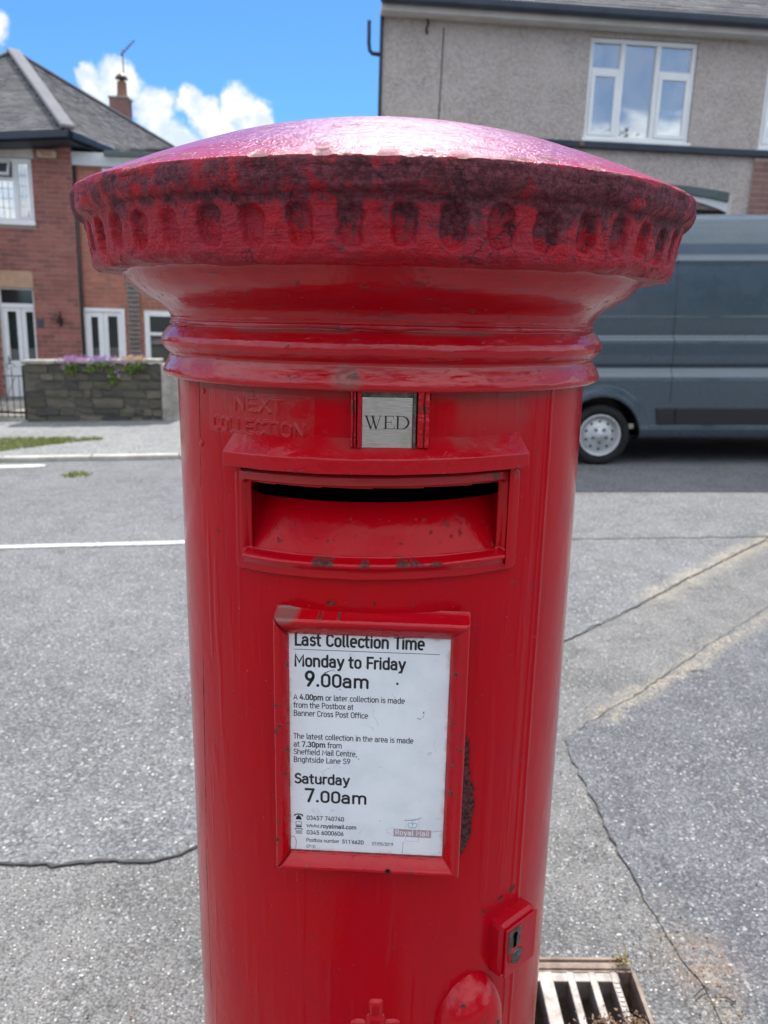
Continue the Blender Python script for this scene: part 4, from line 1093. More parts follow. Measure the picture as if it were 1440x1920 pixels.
# telephone, computer and textphone symbols
def poly(mb, pts, l=.00002): mb.add([nplane(x, y, l) for x, y in pts], [tuple(range(len(pts)))])
ribbon_mesh(ink, [(-.0697, .8898), (-.0690, .8912), (-.0655, .8918), (-.0620, .8912), (-.0613, .8898)], .0014, nplane, .00001)
poly(ink, [(-.0688, .8853), (-.0622, .8853), (-.0635, .8893), (-.0646, .8893), (-.0646, .8904), (-.0664, .8904), (-.0664, .8893), (-.0675, .8893)])
for a, b in (((-.0684, .8828), (-.0626, .8828)), ((-.0684, .8788), (-.0626, .8788)), ((-.0684, .8828), (-.0684, .8788)), ((-.0626, .8828), (-.0626, .8788))):
    ribbon_mesh(ink, [a, b], .0005, nplane, .00001)
poly(ink, [(-.0690, .8762), (-.0620, .8762), (-.0627, .8780), (-.0683, .8780)])
for k in range(4): ribbon_mesh(ink, [(-.0690 + .0006 * (k % 2), .8686 + k * .0012), (-.0622, .8686 + k * .0012)], .0005, nplane, .00001)
ribbon_mesh(ink, [(-.0693, .8734), (-.0687, .8744), (-.0655, .8748), (-.0623, .8744), (-.0617, .8734)], .0010, nplane, .00001)
ink.obj('lettering', INK, plate)
ink = MB()
text(ink, [('Postbox number', N_)], -.0576, -.0224, .8590, .0046, nplane)
text(ink, [('07/05/2019'.replace('8', '0'), N_)], .0122, .0346, .8586, .0040, nplane)
text(ink, [('CP1D', N_)], -.0576, -.0478, .8518, .0036, nplane)
ink.obj('small_print', INK2, plate, kind='stuff')
lg = MB(); poly(lg, [(.0345, .8706), (.0740, .8706), (.0740, .8796), (.0345, .8796)], .00001); logo = lg.obj('logo', LOGO_BAR, plate)
lg = MB(); text(lg, [('Royal Mail', .14)], .0362, .0722, .8725, .0062, lambda u, v, l: nplane(u, v, l + .0001)); lg.obj('logo_lettering', ENAMEL, plate)
lg = MB()
for a, b in (((.0474, .8920), (.0610, .8920)), ((.0474, .8798), (.0474, .8920)), ((.0610, .8798), (.0610, .8920)), ((.0474, .8656), (.0610, .8656)), ((.0474, .8656), (.0474, .8704)), ((.0610, .8656), (.0610, .8704))):
    ribbon_mesh(lg, [a, b], .00035, nplane, .00001, False)
lg.obj('logo_border', LOGO_LINE, plate, kind='stuff')
lg = MB(); poly(lg, [(.0503, .8812), (.0581, .8812), (.0583, .8826), (.0501, .8826)])
ribbon_mesh(lg, [(.0503, .8832), (.0494, .8856), (.0506, .8874), (.0527, .8872), (.0541, .8856), (.0542, .8836), (.0543, .8856), (.0557, .8872), (.0578, .8874), (.0590, .8856), (.0581, .8832)], .0009, nplane, .00001)
ribbon_mesh(lg, [(.0542, .8866), (.0542, .8892)], .0008, nplane, .00002); ribbon_mesh(lg, [(.0535, .8883), (.0549, .8883)], .0006, nplane, .000026)
lg.obj('crown_emblem', LOGO_BLUE, plate)
sc_ = MB()   # scratches, a drill hole and pen marks on the enamel
rn = random.Random(4)
def scr(pts, w): ribbon_mesh(sc_, pts, w, nplane, .00012)
poly(sc_, [(.0347 + .0014 * math.cos(t), 1.0446 + .0014 * math.sin(t)) for t in [i * .7 for i in range(9)]], .00013)
scr([(-.0385, 1.0530), (-.0330, 1.0558), (-.0285, 1.0572)], [.0010, .0006, .0002]); scr([(.0355, 1.0560), (.0380, 1.0575), (.0392, 1.0560)], .0008)
scr([(.0600, 1.0080), (.0616, 1.0090), (.0625, 1.0120)], .0003); scr([(.0558, 1.0074), (.0590, 1.0070)], .0006); scr([(.0617, 1.0136), (.0622, 1.0150)], .0010)
scr([(.0450, .8900), (.0560, .8910), (.0640, .8945)], [.0003, .0006, .0003]); scr([(-.0450, .9350), (-.0405, .9300)], [.0003, .0010]); scr([(.0740, .8780), (.0800, .8792), (.0850, .8795)], .0003); scr([(.0440, .8490), (.0445, .8560), (.0450, .8650)], .0003)
scr([(-.0745, .8640), (-.0700, .8650), (-.0680, .8590), (-.0690, .8500)], .0004)
sc_.obj('scratches', INK2, plate, kind='stuff')
# frame: one rounded moulding mitred at the corners
def nframe():
    iL, iR, iB, iT = -.0744, .0866, .8490, 1.0945; wL, wR, wT, wB = .0140, .0180, .0215, .0160
    xs = np.arange(iL - wL - .002, iR + wR + .0021, .0009); zs = np.arange(iB - wB - .002, iT + wT + .0021, .0009)
    XX, ZZ = np.meshgrid(xs, zs)
    eL, eR, eB, eT = (iL - XX) / wL, (XX - iR) / wR, (iB - ZZ) / wB, (ZZ - iT) / wT
    e = np.maximum(np.maximum(eL, eR), np.maximum(eB, eT))
    top2 = np.sort(np.stack([eL, eR, eB, eT]), 0); mit = top2[-1] - top2[-2]
    px = [-.3, -.04, .0, .10, .30, .50, .66, .80, .92, 1.0, 1.03, 1.2]; py = [.2440, .2462, .2490, .2520, .2560, .2595, .2615, .2618, .2598, .2560, .2380, .2380]
    D = np.interp(e, px, py)
    n = (fbm(XX, XX * 0, ZZ, 30, 3, 121) - .5) * .0020 + (fbm(XX, XX * 0, ZZ, 110, 3, 122) - .5) * .0007
    D += n * (e > -.05) * (e < 1.02)
    corner = np.exp(-(mit / .055) ** 2) * (e > .0) * (e < 1.02) * (XX < 0)
    D -= corner * .0065
    w = np.clip(corner * 1.1 * (e > .05) + sstep(fbm(XX, XX * 0, ZZ, 130, 4, 123), .75, .78) * (e > .0) + np.exp(-((e + .005) / .03) ** 2) * sstep(fbm(XX, XX * 0, ZZ, 70, 3, 125), .42, .55) * .9, 0, 1)
    hole = np.hypot(XX - .0297, ZZ - .8372); D -= (hole < .0028) * .005; w = np.maximum(w, (hole < .0032) * 1.0)
    du = .7 * (1 - sstep(np.hypot((XX + .073) , (ZZ - 1.117) * 1.5) + (fbm(XX, XX * 0, ZZ, 60, 3, 126) - .5) * .02, .004, .014))
    keep = (e > -.10) & (e < 1.09)
    kq = keep[:-1, :-1] & keep[1:, :-1] & keep[:-1, 1:] & keep[1:, 1:]
    # outside the moulding the sheet runs straight back into the drum
    Dc = np.where(e > 1.005, .2300, D)
    V = np.stack([XX, -Dc, ZZ], -1).reshape(-1, 3)
    return link('notice_frame', mesh_from('notice_frame', V, grid_faces(XX.shape[0], XX.shape[1], False, kq), P_REL, True, {'wear': w, 'dust': du}), box)
nframe()
# --- NEXT COLLECTION in worn raised letters, half drowned in paint
def rplane(u, v, l):
    t = u / .2416; r_ = .2420 + l * 0; return (r_ * math.sin(t), -r_ * math.cos(t), v)
def raised():
    def put(word, a0, a1, z0, h):
        tot = sum(GL[c][0] + .05 for c in word); sx = (R_(a1) - R_(a0)) * .2416 / tot; x = R_(a0) * .2416; segs = []
        for c in word:
            for p in GL[c][1]:
                pts = [(x + px * sx, z0 + py * h) for px, py in p]
                segs += list(zip(pts[:-1], pts[1:]))
            x += (GL[c][0] + .05) * sx
        return segs
    segs = put('COLLECTION', -41.5, -13.6, 1.2872, .0125) + put('NEXT', -33.5, -19.0, 1.3095, .0125)
    T, Z = np.meshgrid(np.linspace(R_(-43.5), R_(-11.5), 300), np.linspace(1.283, 1.328, 96))
    U = T * .2416; d = np.full(T.shape, 1.0)
    for (x1, y1), (x2, y2) in segs:
        L2 = (x2 - x1) ** 2 + (y2 - y1) ** 2 + 1e-12
        t = np.clip(((U - x1) * (x2 - x1) + (Z - y1) * (y2 - y1)) / L2, 0, 1)
        d = np.minimum(d, np.hypot(U - x1 - t * (x2 - x1), Z - y1 - t * (y2 - y1)))
    base, _ = r_door(T, Z)
    e = np.minimum(np.minimum(T - T.min(), T.max() - T) * .24, np.minimum(Z - Z.min(), Z.max() - Z))
    n = fbm(U, U * 0, Z, 80, 3, 131); wv = .55 + .9 * fbm(U, U * 0, Z, 45, 2, 133)
    rr = base + .00012 - .0012 * (1 - sstep(e, 0, .0015)) + (1 - sstep(d + (n - .5) * .0018, .0006, .0022)) * .0016 * wv * (.75 + .25 * (Z < 1.305))
    V = np.stack([rr * np.sin(T), -rr * np.cos(T), Z], -1).reshape(-1, 3)
    o = link('raised_lettering', mesh_from('raised_lettering', V, grid_faces(96, 300), P_REL, True, {'wear': _['wear'] * 0, 'dust': _['dust'] * .8 + .1 * (n > .6)}), box)
    o['label'] = 'worn raised words NEXT COLLECTION under thick red paint'
raised()
# --- screws and rivets
for a, z_, rad in ((-47.6, 1.2685, .0042), (-45.5, 1.3235, .0030)):
    t = R_(a); M = Matrix.Translation((.2412 * math.sin(t), -.2412 * math.cos(t), z_)) @ Matrix.Rotation(t, 4, 'Z') @ Matrix.Rotation(R_(90), 4, 'X')
    m_ = MB().lathe([(.0001, .0022), (rad * .7, .0020), (rad, .0009), (rad * 1.05, -.001)], 14); m_.v = [tuple(M @ Vector(q)) for q in m_.v]
    m_.obj('screw', P_REL, box, True)
# --- lock case with keyhole
TL = R_(44.5); Ml = Matrix.Rotation(TL, 4, 'Z')
def lk(mb, x0, x1, d0, d1, z0, z1, sh=0):
    vs = [(x, -d, z + (sh if x > 0 else 0)) for x in (x0, x1) for d in (d0, d1) for z in (z0, z1)]
    mb.add([Ml @ Vector(q) for q in vs], [(0, 1, 3, 2), (4, 6, 7, 5), (0, 4, 5, 1), (2, 3, 7, 6), (0, 2, 6, 4), (1, 5, 7, 3)]); return mb
o = lk(MB(), -.0290, .031, .225, .2600, .6560, .7270).obj('lock_case', P_REL, box, bevel=.0065)
lk(MB(), -.0262, .029, .2601, .2632, .6590, .7238).obj('lock_plate', P_REL, o, bevel=.0012)
ko = MB(); M2 = Ml
lk(ko, -.0235, -.0015, .2634, .2640, .6905, .7205); ko.obj('escutcheon', OLDMETAL, o, bevel=.0004)
kh = MB()
pts = [( -.0118 + .0042 * math.cos(R_(a)), .7120 + .0046 * math.sin(R_(a))) for a in range(-50, 231, 20)] + [(-.0145, .6955), (-.0091, .6955)]
kh.add([Ml @ Vector((x, -.2643, z)) for x, z in pts], [tuple(range(len(pts)))]); kh.obj('keyhole', DARK, o)
kc = MB().lathe([(.0001, .2668), (.0078, .2668), (.0094, .2660), (.0098, .2630)], 24, 'y', (-.0090, 0, 0)); kc.v = [tuple(Ml @ Vector((x, -y, z + .6835))) for x, y, z in kc.v]; kc.obj('keyhole_cover', OLDMETAL, o, True)
kc = MB().lathe([(.0098, .2635), (.0110, .2655), (.0124, .2650), (.0130, .2625)], 24, 'y', (-.0090, 0, 0)); kc.v = [tuple(Ml @ Vector((x, -y, z + .6835))) for x, y, z in kc.v]; kc.obj('cover_boss', P_REL, o, True)
# --- bulging door handle cup below the lock
def r_cup(T, Z):
    u = (T - R_(31.5)) * .24; v = Z - .598
    q = np.hypot(u / .044, v / .066); q = q + .0
    h = .034 * np.clip(1 - q ** 2.6, 0, 1) ** .62
    w = sstep(fbm(u, v, Z, 110, 4, 141), .67, .71) * (q < 1)
    return .2405 + h + bw(T, Z, 1.2) * (q < 1) - .003 * (q > 1.02), {'wear': w}
surf('handle_cup', R_(20), R_(43), .52, .670, r_cup, P_REL, .0013)
# --- raised crown ornament at the foot of the picture
def r_crown(T, Z):
    u = (T - R_(4.6)) * .24; v = Z - .600
    def bl(cx, cz, rx, rz, p=2.5): return np.clip(1 - (np.abs((u - cx) / rx) ** p + np.abs((v - cz) / rz) ** p), 0, 1) ** .5
    h = np.maximum.reduce([bl(0, .047, .0085, .0105, 4), bl(0, .028, .012, .012), bl(-.018, .018, .012, .011), bl(.018, .018, .012, .011), bl(0, -.01, .034, .02, 4), bl(-.030, .004, .010, .014), bl(.030, .004, .010, .014)])
    return .2408 + .0062 * h - .002 * (h <= 0), {}
surf('crown_ornament', R_(-6), R_(15), .565, .664, r_crown, P_REL, .0013)

# ================================================================== BUILDING HELPERS
def holed(mb, u0, u1, z0, z1, holes, y0, y1):
    us = sorted({u0, u1, *[h[0] for h in holes], *[h[1] for h in holes]}); zs = sorted({z0, z1, *[h[2] for h in holes], *[h[3] for h in holes]})
    us = [u for u in us if u0 <= u <= u1]; zs = [z for z in zs if z0 <= z <= z1]
    for a, b in zip(us[:-1], us[1:]):
        run = None
        for c, d in zip(zs[:-1], zs[1:]):
            if any(h[0] < (a + b) / 2 < h[1] and h[2] < (c + d) / 2 < h[3] for h in holes):
                if run: mb.box(a, b, y0, y1, run[0], run[1]); run = None
            else: run = (run[0], d) if run else (c, d)
        if run: mb.box(a, b, y0, y1, run[0], run[1])
def brick_mesh(w, h, d, seed, m):
    rnd = random.Random(seed); vs = []
    for x in (0, w):
        for y in (-d, .003):
            for z in (0, h): vs.append((x + rnd.uniform(-.0025, .0025), y + (rnd.uniform(-.0015, .0015) if y < 0 else 0), z + rnd.uniform(-.002, .002)))
    mb = MB(); mb.add(vs, [(0, 4, 6, 2), (1, 3, 7, 5), (0, 1, 5, 4), (2, 6, 7, 3), (0, 2, 3, 1), (4, 5, 7, 6)], .5)
    return mb.mesh('brick', m)
BM = [brick_mesh(.212, .0655, .009, i, BRICK_I) for i in range(4)]
HBM = brick_mesh(.1, .0655, .009, 9, BRICK_I)
def bricks(parent, u0, u1, z0, z1, holes, prio, meshes, half, massmat, budget, pitch=.2235, rise=.0775, y=0.0, seed=1):
    """stretcher bond; the bricks the picture shows largest are parts of their own, the rest one mass"""
    rnd = random.Random(seed); items = []
    row = 0; z = z0
    while z + rise * .9 < z1:
        u = u0 - (pitch / 2 if row % 2 else 0)
        while u < u1:
            a, b = max(u, u0), min(u + pitch - .0115, u1)
            segs = [(a, b)]
            for h in holes:
                if h[2] < z + .04 < h[3]:
                    ns = []
                    for s0, s1 in segs:
                        if h[1] <= s0 or h[0] >= s1: ns.append((s0, s1))
                        else:
                            if s0 < h[0] - .01: ns.append((s0, h[0]))
                            if s1 > h[1] + .01: ns.append((h[1], s1))
                    segs = ns
            for s0, s1 in segs:
                if s1 - s0 > .02: items.append((s0, s1, z))
            u += pitch
        z += rise; row += 1
    items.sort(key=lambda t: prio((t[0] + t[1]) / 2, t[2]))
    for s0, s1, z in items[:budget]:
        full = s1 - s0 > .2
        me = rnd.choice(meshes) if full else half
        o = link('brick', me, parent, (s0, y + rnd.uniform(-.0012, .0012), z + rnd.uniform(-.001, .001)))
        if not full: o.scale = ((s1 - s0) / .1, 1, 1)
        elif s1 - s0 < .21: o.scale = ((s1 - s0) / .212, 1, 1)
    mb = MB()
    for s0, s1, z in items[budget:]:
        d = .009 + rnd.uniform(-.0015, .0015)
        mb.box(s0, s1, y - d, y + .003, z, z + rise - .012)
    if items[budget:]: mb.obj('brick_mass', massmat, parent, kind='stuff')
def bar(parent, nm, m, u0, u1, y0, y1, z0, z1, bevel=.004, label=None):
    return MB().box(u0, u1, y0, y1, z0, z1).obj(nm, m, parent, bevel=bevel, label=label)
def frame_ring(mb, u0, u1, z0, z1, y0, y1, w):
    mb.box(u0, u0 + w, y0, y1, z0, z1); mb.box(u1 - w, u1, y0, y1, z0, z1)
    mb.box(u0 + w, u1 - w, y0, y1, z0, z0 + w); mb.box(u0 + w, u1 - w, y0, y1, z1 - w, z1)
def pane(parent, u0, u1, z0, z1, y, m, tilt=0.0):
    mb = MB(); mb.box(u0, u1, y, y + .006, z0, z1)
    return mb.obj('pane', m, parent)
def curtain(parent, u0, u1, z0, z1, y, seed, folds=7):
    n = 60; vs = []
    rnd = random.Random(seed); ph = rnd.uniform(0, 6)
    for i in range(n + 1):
        t = i / n; u = u0 + (u1 - u0) * t
        dy = .018 * math.sin(ph + folds * 6.283 * t + 1.5 * math.sin(5 * t)) + .008 * math.sin(17 * t * 3)
        vs += [(u, y + dy, z0), (u, y + dy, z1)]
    return link('curtain', mesh_from('curtain', vs, [(2 * i, 2 * i + 2, 2 * i + 3, 2 * i + 1) for i in range(n)], CURT, True), parent)
def roof_slates(parent, polyw, eave_a, eave_b, expo, wid, seed, inv, lift=.012):
    """courses of slates laid on a world-space roof polygon, returned in the parent's space"""
    P = [Vector(p) for p in polyw]; A_, B2 = Vector(eave_a), Vector(eave_b); e = (B2 - A_).normalized()
    nrm = (P[1] - P[0]).cross(P[2] - P[0]).normalized()
    if nrm.z < 0: nrm = -nrm
    s = nrm.cross(e).normalized()
    if s.z < 0: s = -s
    pts2 = [((p - A_).dot(e), (p - A_).dot(s)) for p in P]
    def inside(x, y):
        c = False; n = len(pts2)
        for i in range(n):
            (x1, y1), (x2, y2) = pts2[i], pts2[(i + 1) % n]
            if (y1 > y) != (y2 > y) and x < (x2 - x1) * (y - y1) / (y2 - y1) + x1: c = not c
        return c
    x0 = min(p[0] for p in pts2); x1 = max(p[0] for p in pts2); y0 = min(p[1] for p in pts2); y1 = max(p[1] for p in pts2)
    rnd = random.Random(seed); mb = MB(); row = 0; y = y0
    while y < y1:
        x = x0 - (wid / 2 if row % 2 else 0)
        while x < x1:
            cx, cy = x + wid / 2, y + expo / 2
            if inside(cx, cy) and inside(x + .02, cy) and inside(x + wid - .02, cy):
                j = rnd.uniform(-.004, .004); t = .020 + rnd.uniform(-.003, .004)
                def q(a, b, c): return inv @ (A_ + e * a + s * b + nrm * c)
                vs = [q(x + .002, y + j, t), q(x + wid - .002, y + j, t), q(x + wid - .002, y + expo * 1.15, .001), q(x + .002, y + expo * 1.15, .001), q(x + .002, y + j, 0), q(x + wid - .002, y + j, 0)]
                mb.add(vs, [(0, 1, 2, 3), (4, 5, 1, 0), (4, 0, 3), (5, 2, 1)], min(1, max(0, rnd.gauss(.45, .22))))
            x += wid
        y += expo; row += 1
    mb.obj('slates', SLATE_S, parent, kind='stuff')
def slab(parent, nm, polyw, inv, thick, m):
    P = [Vector(p) for p in polyw]; nrm = (P[1] - P[0]).cross(P[2] - P[0]).normalized()
    if nrm.z < 0: nrm = -nrm
    mb = MB(); n = len(P)
    mb.add([inv @ p for p in P] + [inv @ (p - nrm * thick) for p in P], [tuple(range(n)), tuple(range(2 * n - 1, n - 1, -1))] + [(i, i + n, (i + 1) % n + n, (i + 1) % n) for i in range(n)])
    return mb.obj(nm, m, parent)
def beam(parent, nm, a, b, w, h, inv, m, up=(0, 0, 1), bevel=.01, label=None):
    a, b = Vector(a), Vector(b); t = (b - a).normalized(); s = t.cross(Vector(up)).normalized(); u = s.cross(t)
    vs = [inv @ (p + s * i + u * j) for p in (a, b) for i, j in ((-w / 2, 0), (w / 2, 0), (w / 2, h), (-w / 2, h))]
    mb = MB(); mb.add(vs, [(0, 1, 2, 3), (7, 6, 5, 4), (0, 4, 5, 1), (1, 5, 6, 2), (2, 6, 7, 3), (3, 7, 4, 0)])
    return mb.obj(nm, m, parent, bevel=bevel, label=label)

# ================================================================== BRICK HOUSE (left)
lh = thing('brick_house', 'red brick house with hipped grey slate roof and white doors behind the garden wall', 'house', (-5.687, 13.015, 0), R_(7))
LI = (Matrix.Translation((-5.687, 13.015, 0)) @ Matrix.Rotation(R_(7), 4, 'Z')).inverted()
WING = [(-1.40, -.245, 2.76, 3.74), (-.93, -.355, -.45, 1.70)]
wall = MB(); holed(wall, -1.95, .385, -.7, 4.19, WING, 0.0, .28)
w_ = wall.obj('wall', MORTAR, lh, label='brick front wing wall with its cream top band')
def pr(u, z):      # distance from what the picture shows of this wall
    return (0 if -.95 < u < .385 and .35 < z < 3.95 else 50) + abs(z - 2.2) * .2 + abs(u) * .3
bricks(w_, -1.94, .383, -.6, 3.98, WING + [(-3.2, -.19, 3.745, 4.1), (-1.3, -.34, 1.70, 1.975), (-3.2, -.23, 2.69, 2.76)], pr, BM, HBM, BRICK_S, 295)
bar(w_, 'top_band', CREAM, -1.95, -.205, -.016, -.001, 3.745, 4.02, .003)
bar(lh, 'lintel', SANDST, -1.30, -.343, -.014, .10, 1.703, 1.972)
# upstairs window with leaded lights
wn = MB(); frame_ring(wn, -1.398, -.248, 2.765, 3.735, .03, .10, .045); wn.box(-.560, -.500, .03, .10, 2.81, 3.69); wn.box(-1.353, -.561, .035, .095, 3.395, 3.445)
wn = wn.obj('window', UPVC, lh, bevel=.004)
sw = MB(); frame_ring(sw, -.499, -.294, 2.811, 3.689, .022, .06, .030); sw.obj('sash', UPVC, wn, bevel=.004)
pane(wn, -.469, -.324, 2.841, 3.659, .045, GLASS); pane(wn, -1.353, -.562, 2.811, 3.394, .06, GLASS)
ld = MB()
for u in (-.433, -.397, -.360): ld.box(u - .003, u + .003, .040, .044, 2.842, 3.658)
for z in (3.00, 3.16, 3.32, 3.48): ld.box(-.468, -.325, .0395, .0435, z - .003, z + .003)
for u in (-1.25, -1.1, -.9, -.74, -.65): ld.box(u - .003, u + .003, .055, .059, 2.812, 3.393)
for z in (2.97, 3.12, 3.27): ld.box(-1.352, -.563, .0545, .0585, z - .003, z + .003)
ld.obj('lead_came', INK2, wn, kind='stuff')
tv = MB(); frame_ring(tv, -1.05, -.575, 3.44, 3.70, 0, .04, .035)
tv_o = tv.obj('vent_light', UPVC, wn, bevel=.004); tv_o.location = (0, -.02, 0); tv_o.rotation_euler = (R_(0), 0, 0)
Mv = Matrix.Translation((0, 0, 3.70)) @ Matrix.Rotation(R_(-28), 4, 'X') @ Matrix.Translation((0, 0, -3.70)); tv_o.matrix_local = Mv
bar(lh, 'sill', UPVC, -1.45, -.225, -.07, .03, 2.70, 2.762)
# front door and fanlight
dn = MB(); frame_ring(dn, -.93, -.357, -.44, 1.698, .05, .13, .028); dn.box(-.902, -.385, .045, .13, 1.372, 1.442)
dn = dn.obj('door', UPVC, lh, bevel=.004)
pane(dn, -.900, -.387, 1.444, 1.668, .08, WINDK)
lf = MB()
for a, b in ((-.895, -.600), (-.592, -.387)):
    g0, g1 = (a + .075, b - .075) if b < -.5 else (a + .070, b - .014)
    lf.box(a, g0, .06, .10, -.42, 1.370); lf.box(g1, b, .06, .10, -.42, 1.370); lf.box(g0, g1, .06, .10, 1.310, 1.370); lf.box(g0, g1, .06, .10, .38, .488); lf.box(g0, g1, .06, .10, -.42, -.28); lf.box(g0, g1, .072, .10, -.28, .38)
lf.obj('door_leaf', UPVC, dn, bevel=.003)
pane(dn, -.819, -.676, .49, 1.308, .08, GLASSD); pane(dn, -.521, -.402, .49, 1.308, .08, GLASSD)
m_ = MB().box(-.855, -.835, .045, .058, .42, .56); m_.box(-.852, -.805, .03, .044, .49, .505); m_.obj('handle', OLDMETAL, dn, bevel=.002)
# main facade set back 1.1 m
MO = Matrix.Translation((-5.234, 14.115, 0)) @ Matrix.Rotation(R_(7), 4, 'Z')
off_m = LI @ MO; mu, my = off_m.translation.x, off_m.translation.y
def mu_(h): return (h[0] + mu, h[1] + mu, h[2], h[3])
MAIN = [mu_((-.418, .350, .10, 1.41)), mu_((.697, 1.50, .35, 1.385)), mu_((.068, .60, 3.05, 3.81))]
_before = set(bpy.data.objects)
wall = MB(); holed(wall, mu - .419, 1.75 + mu, -.7, 4.06, MAIN, my, my + .28)
# side walls running back
wall.box(1.50 + mu, 1.75 + mu, my + .29, my + 6, -.7, 4.06); wall.box(-1.95, -1.75, .29, 7, -.7, 4.02); wall.box(-1.75, 1.50 + mu, my + 5.7, my + 6, -.7, 4.02)
w2 = wall.obj('wall', MORTAR, lh, label='orange-red brick main wall set back to the right')
w2['label'] = 'main brick wall set back right of the wing'
def pr2(u, z): return (0 if mu - .45 < u < mu + 1.1 and .4 < z < 2.3 else 20 if z > 2.9 and u < mu + .2 else 60) + abs(z - 1.6) * .1
BR_L = [(.42, .155, .10), (.46, .18, .12), (.36, .135, .09), (.43, .165, .115)]
BRICK_J = mat('orange_red_brick', f_rnd(BR_L), rough=.85); BRICK_T = mat('orange_red_brick_mass', f_rnd(BR_L, True), rough=.85)
BM2 = [brick_mesh(.212, .0655, .009, 20 + i, BRICK_J) for i in range(4)]; HB2 = brick_mesh(.1, .0655, .009, 29, BRICK_J)
bricks(w2, mu - .418, 1.75 + mu, -.6, 3.82, [(h[0], h[1], h[2], h[3]) for h in MAIN], pr2, BM2, HB2, BRICK_T, 240, y=my, seed=3)
bar(lh, 'white_board', WHITEP, mu - .42, 1.80 + mu, my - .10, my - .012, 3.825, 4.04, .004)
# french window, plain window, small upper window
fw_ = MB(); a, b = MAIN[0][0], MAIN[0][1]; frame_ring(fw_, a + .002, b - .002, .102, 1.408, my - .03, my + .08, .06)
fw_ = fw_.obj('window', UPVC, lh, bevel=.004, label='white french window of two narrow leaves')
sh = MB()
for p, q in ((a + .064, a + .378), (a + .384, b - .064)): frame_ring(sh, p, q, .165, 1.345, my + .0, my + .05, .095 if p < a + .1 else .075)
sh.obj('sash', UPVC, fw_, bevel=.004)
pane(fw_, a + .160, a + .283, .26, 1.25, my + .02, GLASSD); pane(fw_, a + .460, b - .140, .24, 1.27, my + .02, GLASSD)
fw3 = MB(); a, b = MAIN[1][0], MAIN[1][1]; frame_ring(fw3, a + .002, b - .002, .352, 1.383, my - .02, my + .08, .09); fw3.box(a + .093, b - .093, my - .015, my + .07, .945, 1.0)
fw3 = fw3.obj('window', UPVC, lh, bevel=.004); pane(fw3, a + .093, b - .093, 1.001, 1.292, my + .02, GLASSD); pane(fw3, a + .093, b - .093, .443, .944, my + .02, GLASSD)
bar(lh, 'sill', UPVC, a - .03, b + .03, my - .09, my - .012, .30, .350)
fw4 = MB(); a, b = MAIN[2][0], MAIN[2][1]; frame_ring(fw4, a + .002, b - .002, 3.052, 3.808, my - .02, my + .06, .06); fw4 = fw4.obj('window', UPVC, lh, bevel=.004); pane(fw4, a + .063, b - .063, 3.115, 3.745, my + .02, GLASS)
FS = .941
SW = Matrix.Translation(Vector(CAMP)) @ Matrix.Scale(FS, 4) @ Matrix.Translation(-Vector(CAMP)); SLH = LI @ SW @ LI.inverted()
def bring(objs):
    for o in objs:
        if o.parent is lh: o.matrix_local = SLH @ o.matrix_local
bring(set(bpy.data.objects) - _before)
# boards behind the glass, pale blue in place of reflected sky
rm = MB(); rm.box(-1.7, -.15, .34, .38, 2.6, 3.9); rm.box(-1.0, -.29, .30, .34, -.5, 1.8); rm.box(mu - .5, mu + 1.7, my + .30, my + .34, .0, 1.6); rm.box(mu - .0, mu + .7, my + .30, my + .34, 3.0, 3.9)
rm.obj('room_board', ROOM, lh)
curtain(wn, -.50, -.27, 2.82, 3.68, .17, 4, 4)
# gutters and pipes
C_, L_, D_ = (-5.1518, 12.60, 4.1142), (-7.70, 12.255, 3.878), (-4.8389, 14.0, 4.0665)
A_pk = (-6.9747, 15.0, 5.8588); E2 = (-5.2508, 19.4036, 5.1360); A2 = (-7.4670, 14.2845, 5.3440)
CL = Vector(L_) - Vector(C_)
slab(lh, 'roof', [C_, A_pk, A2, L_], LI, .06, SLATEB); slab(lh, 'roof', [C_, D_, E2, A_pk], LI, .06, SLATEB)
slab(lh, 'roof', [L_, A2, A_pk, E2, (-8.9, 19.9, 3.9)], LI, .06, SLATEB)
roof_slates(lh, [C_, A_pk, A2, L_], L_, C_, .095, .155, 31, LI); roof_slates(lh, [C_, D_, E2, A_pk], C_, D_, .105, .16, 32, LI)
beam(lh, 'hip_tile', Vector(A_pk) + Vector((0, 0, .0)), Vector(C_) + Vector((0, 0, .0)), .23, .075, LI, LEAD, bevel=.03)
beam(lh, 'ridge_tile', A_pk, E2, .12, .05, LI, LEAD, bevel=.02); beam(lh, 'ridge_tile', A2, A_pk, .12, .05, LI, LEAD, bevel=.02)
gl_ = Vector((0, -.05, -.12))
beam(lh, 'fascia', Vector(L_) + Vector((0, .09, -.16)), Vector(C_) + Vector((0, .09, -.16)), .04, .22, LI, NAVY)
beam(lh, 'gutter', Vector(L_) + gl_, Vector(C_) + gl_ + Vector((.03, 0, 0)), .10, .10, LI, NAVY, label='dark blue gutter along the hipped front eave')
beam(lh, 'gutter', Vector(C_) + Vector((.04, .02, -.12)), Vector(D_) + Vector((.05, 0, -.10)), .10, .09, LI, NAVY, label='dark gutter running back along the side eave')
slab(lh, 'soffit', [Vector(L_) + Vector((0, 0, -.13)), Vector(C_) + Vector((0, 0, -.13)), Vector(D_) + Vector((0, .1, -.16)), (-5.3, 13.3, 3.95), (-7.7, 13.0, 3.79)], LI, .02, NAVY)
_g = beam(lh, 'gutter', (-5.05, 13.93, 3.965), (-3.1, 14.17, 4.00), .09, .09, LI, TEAL, label='grey-green gutter over the white board')
bring([_g])
m_ = MB().tube([(mu - .395, my - .06, 3.80), (mu - .395, my - .06, -.5)], .032, 10); bring([m_.obj('downpipe', BROWNP, lh, True)])
m_ = MB().box(-.13, -.03, -.001, -.0005, 0, 0) if False else None
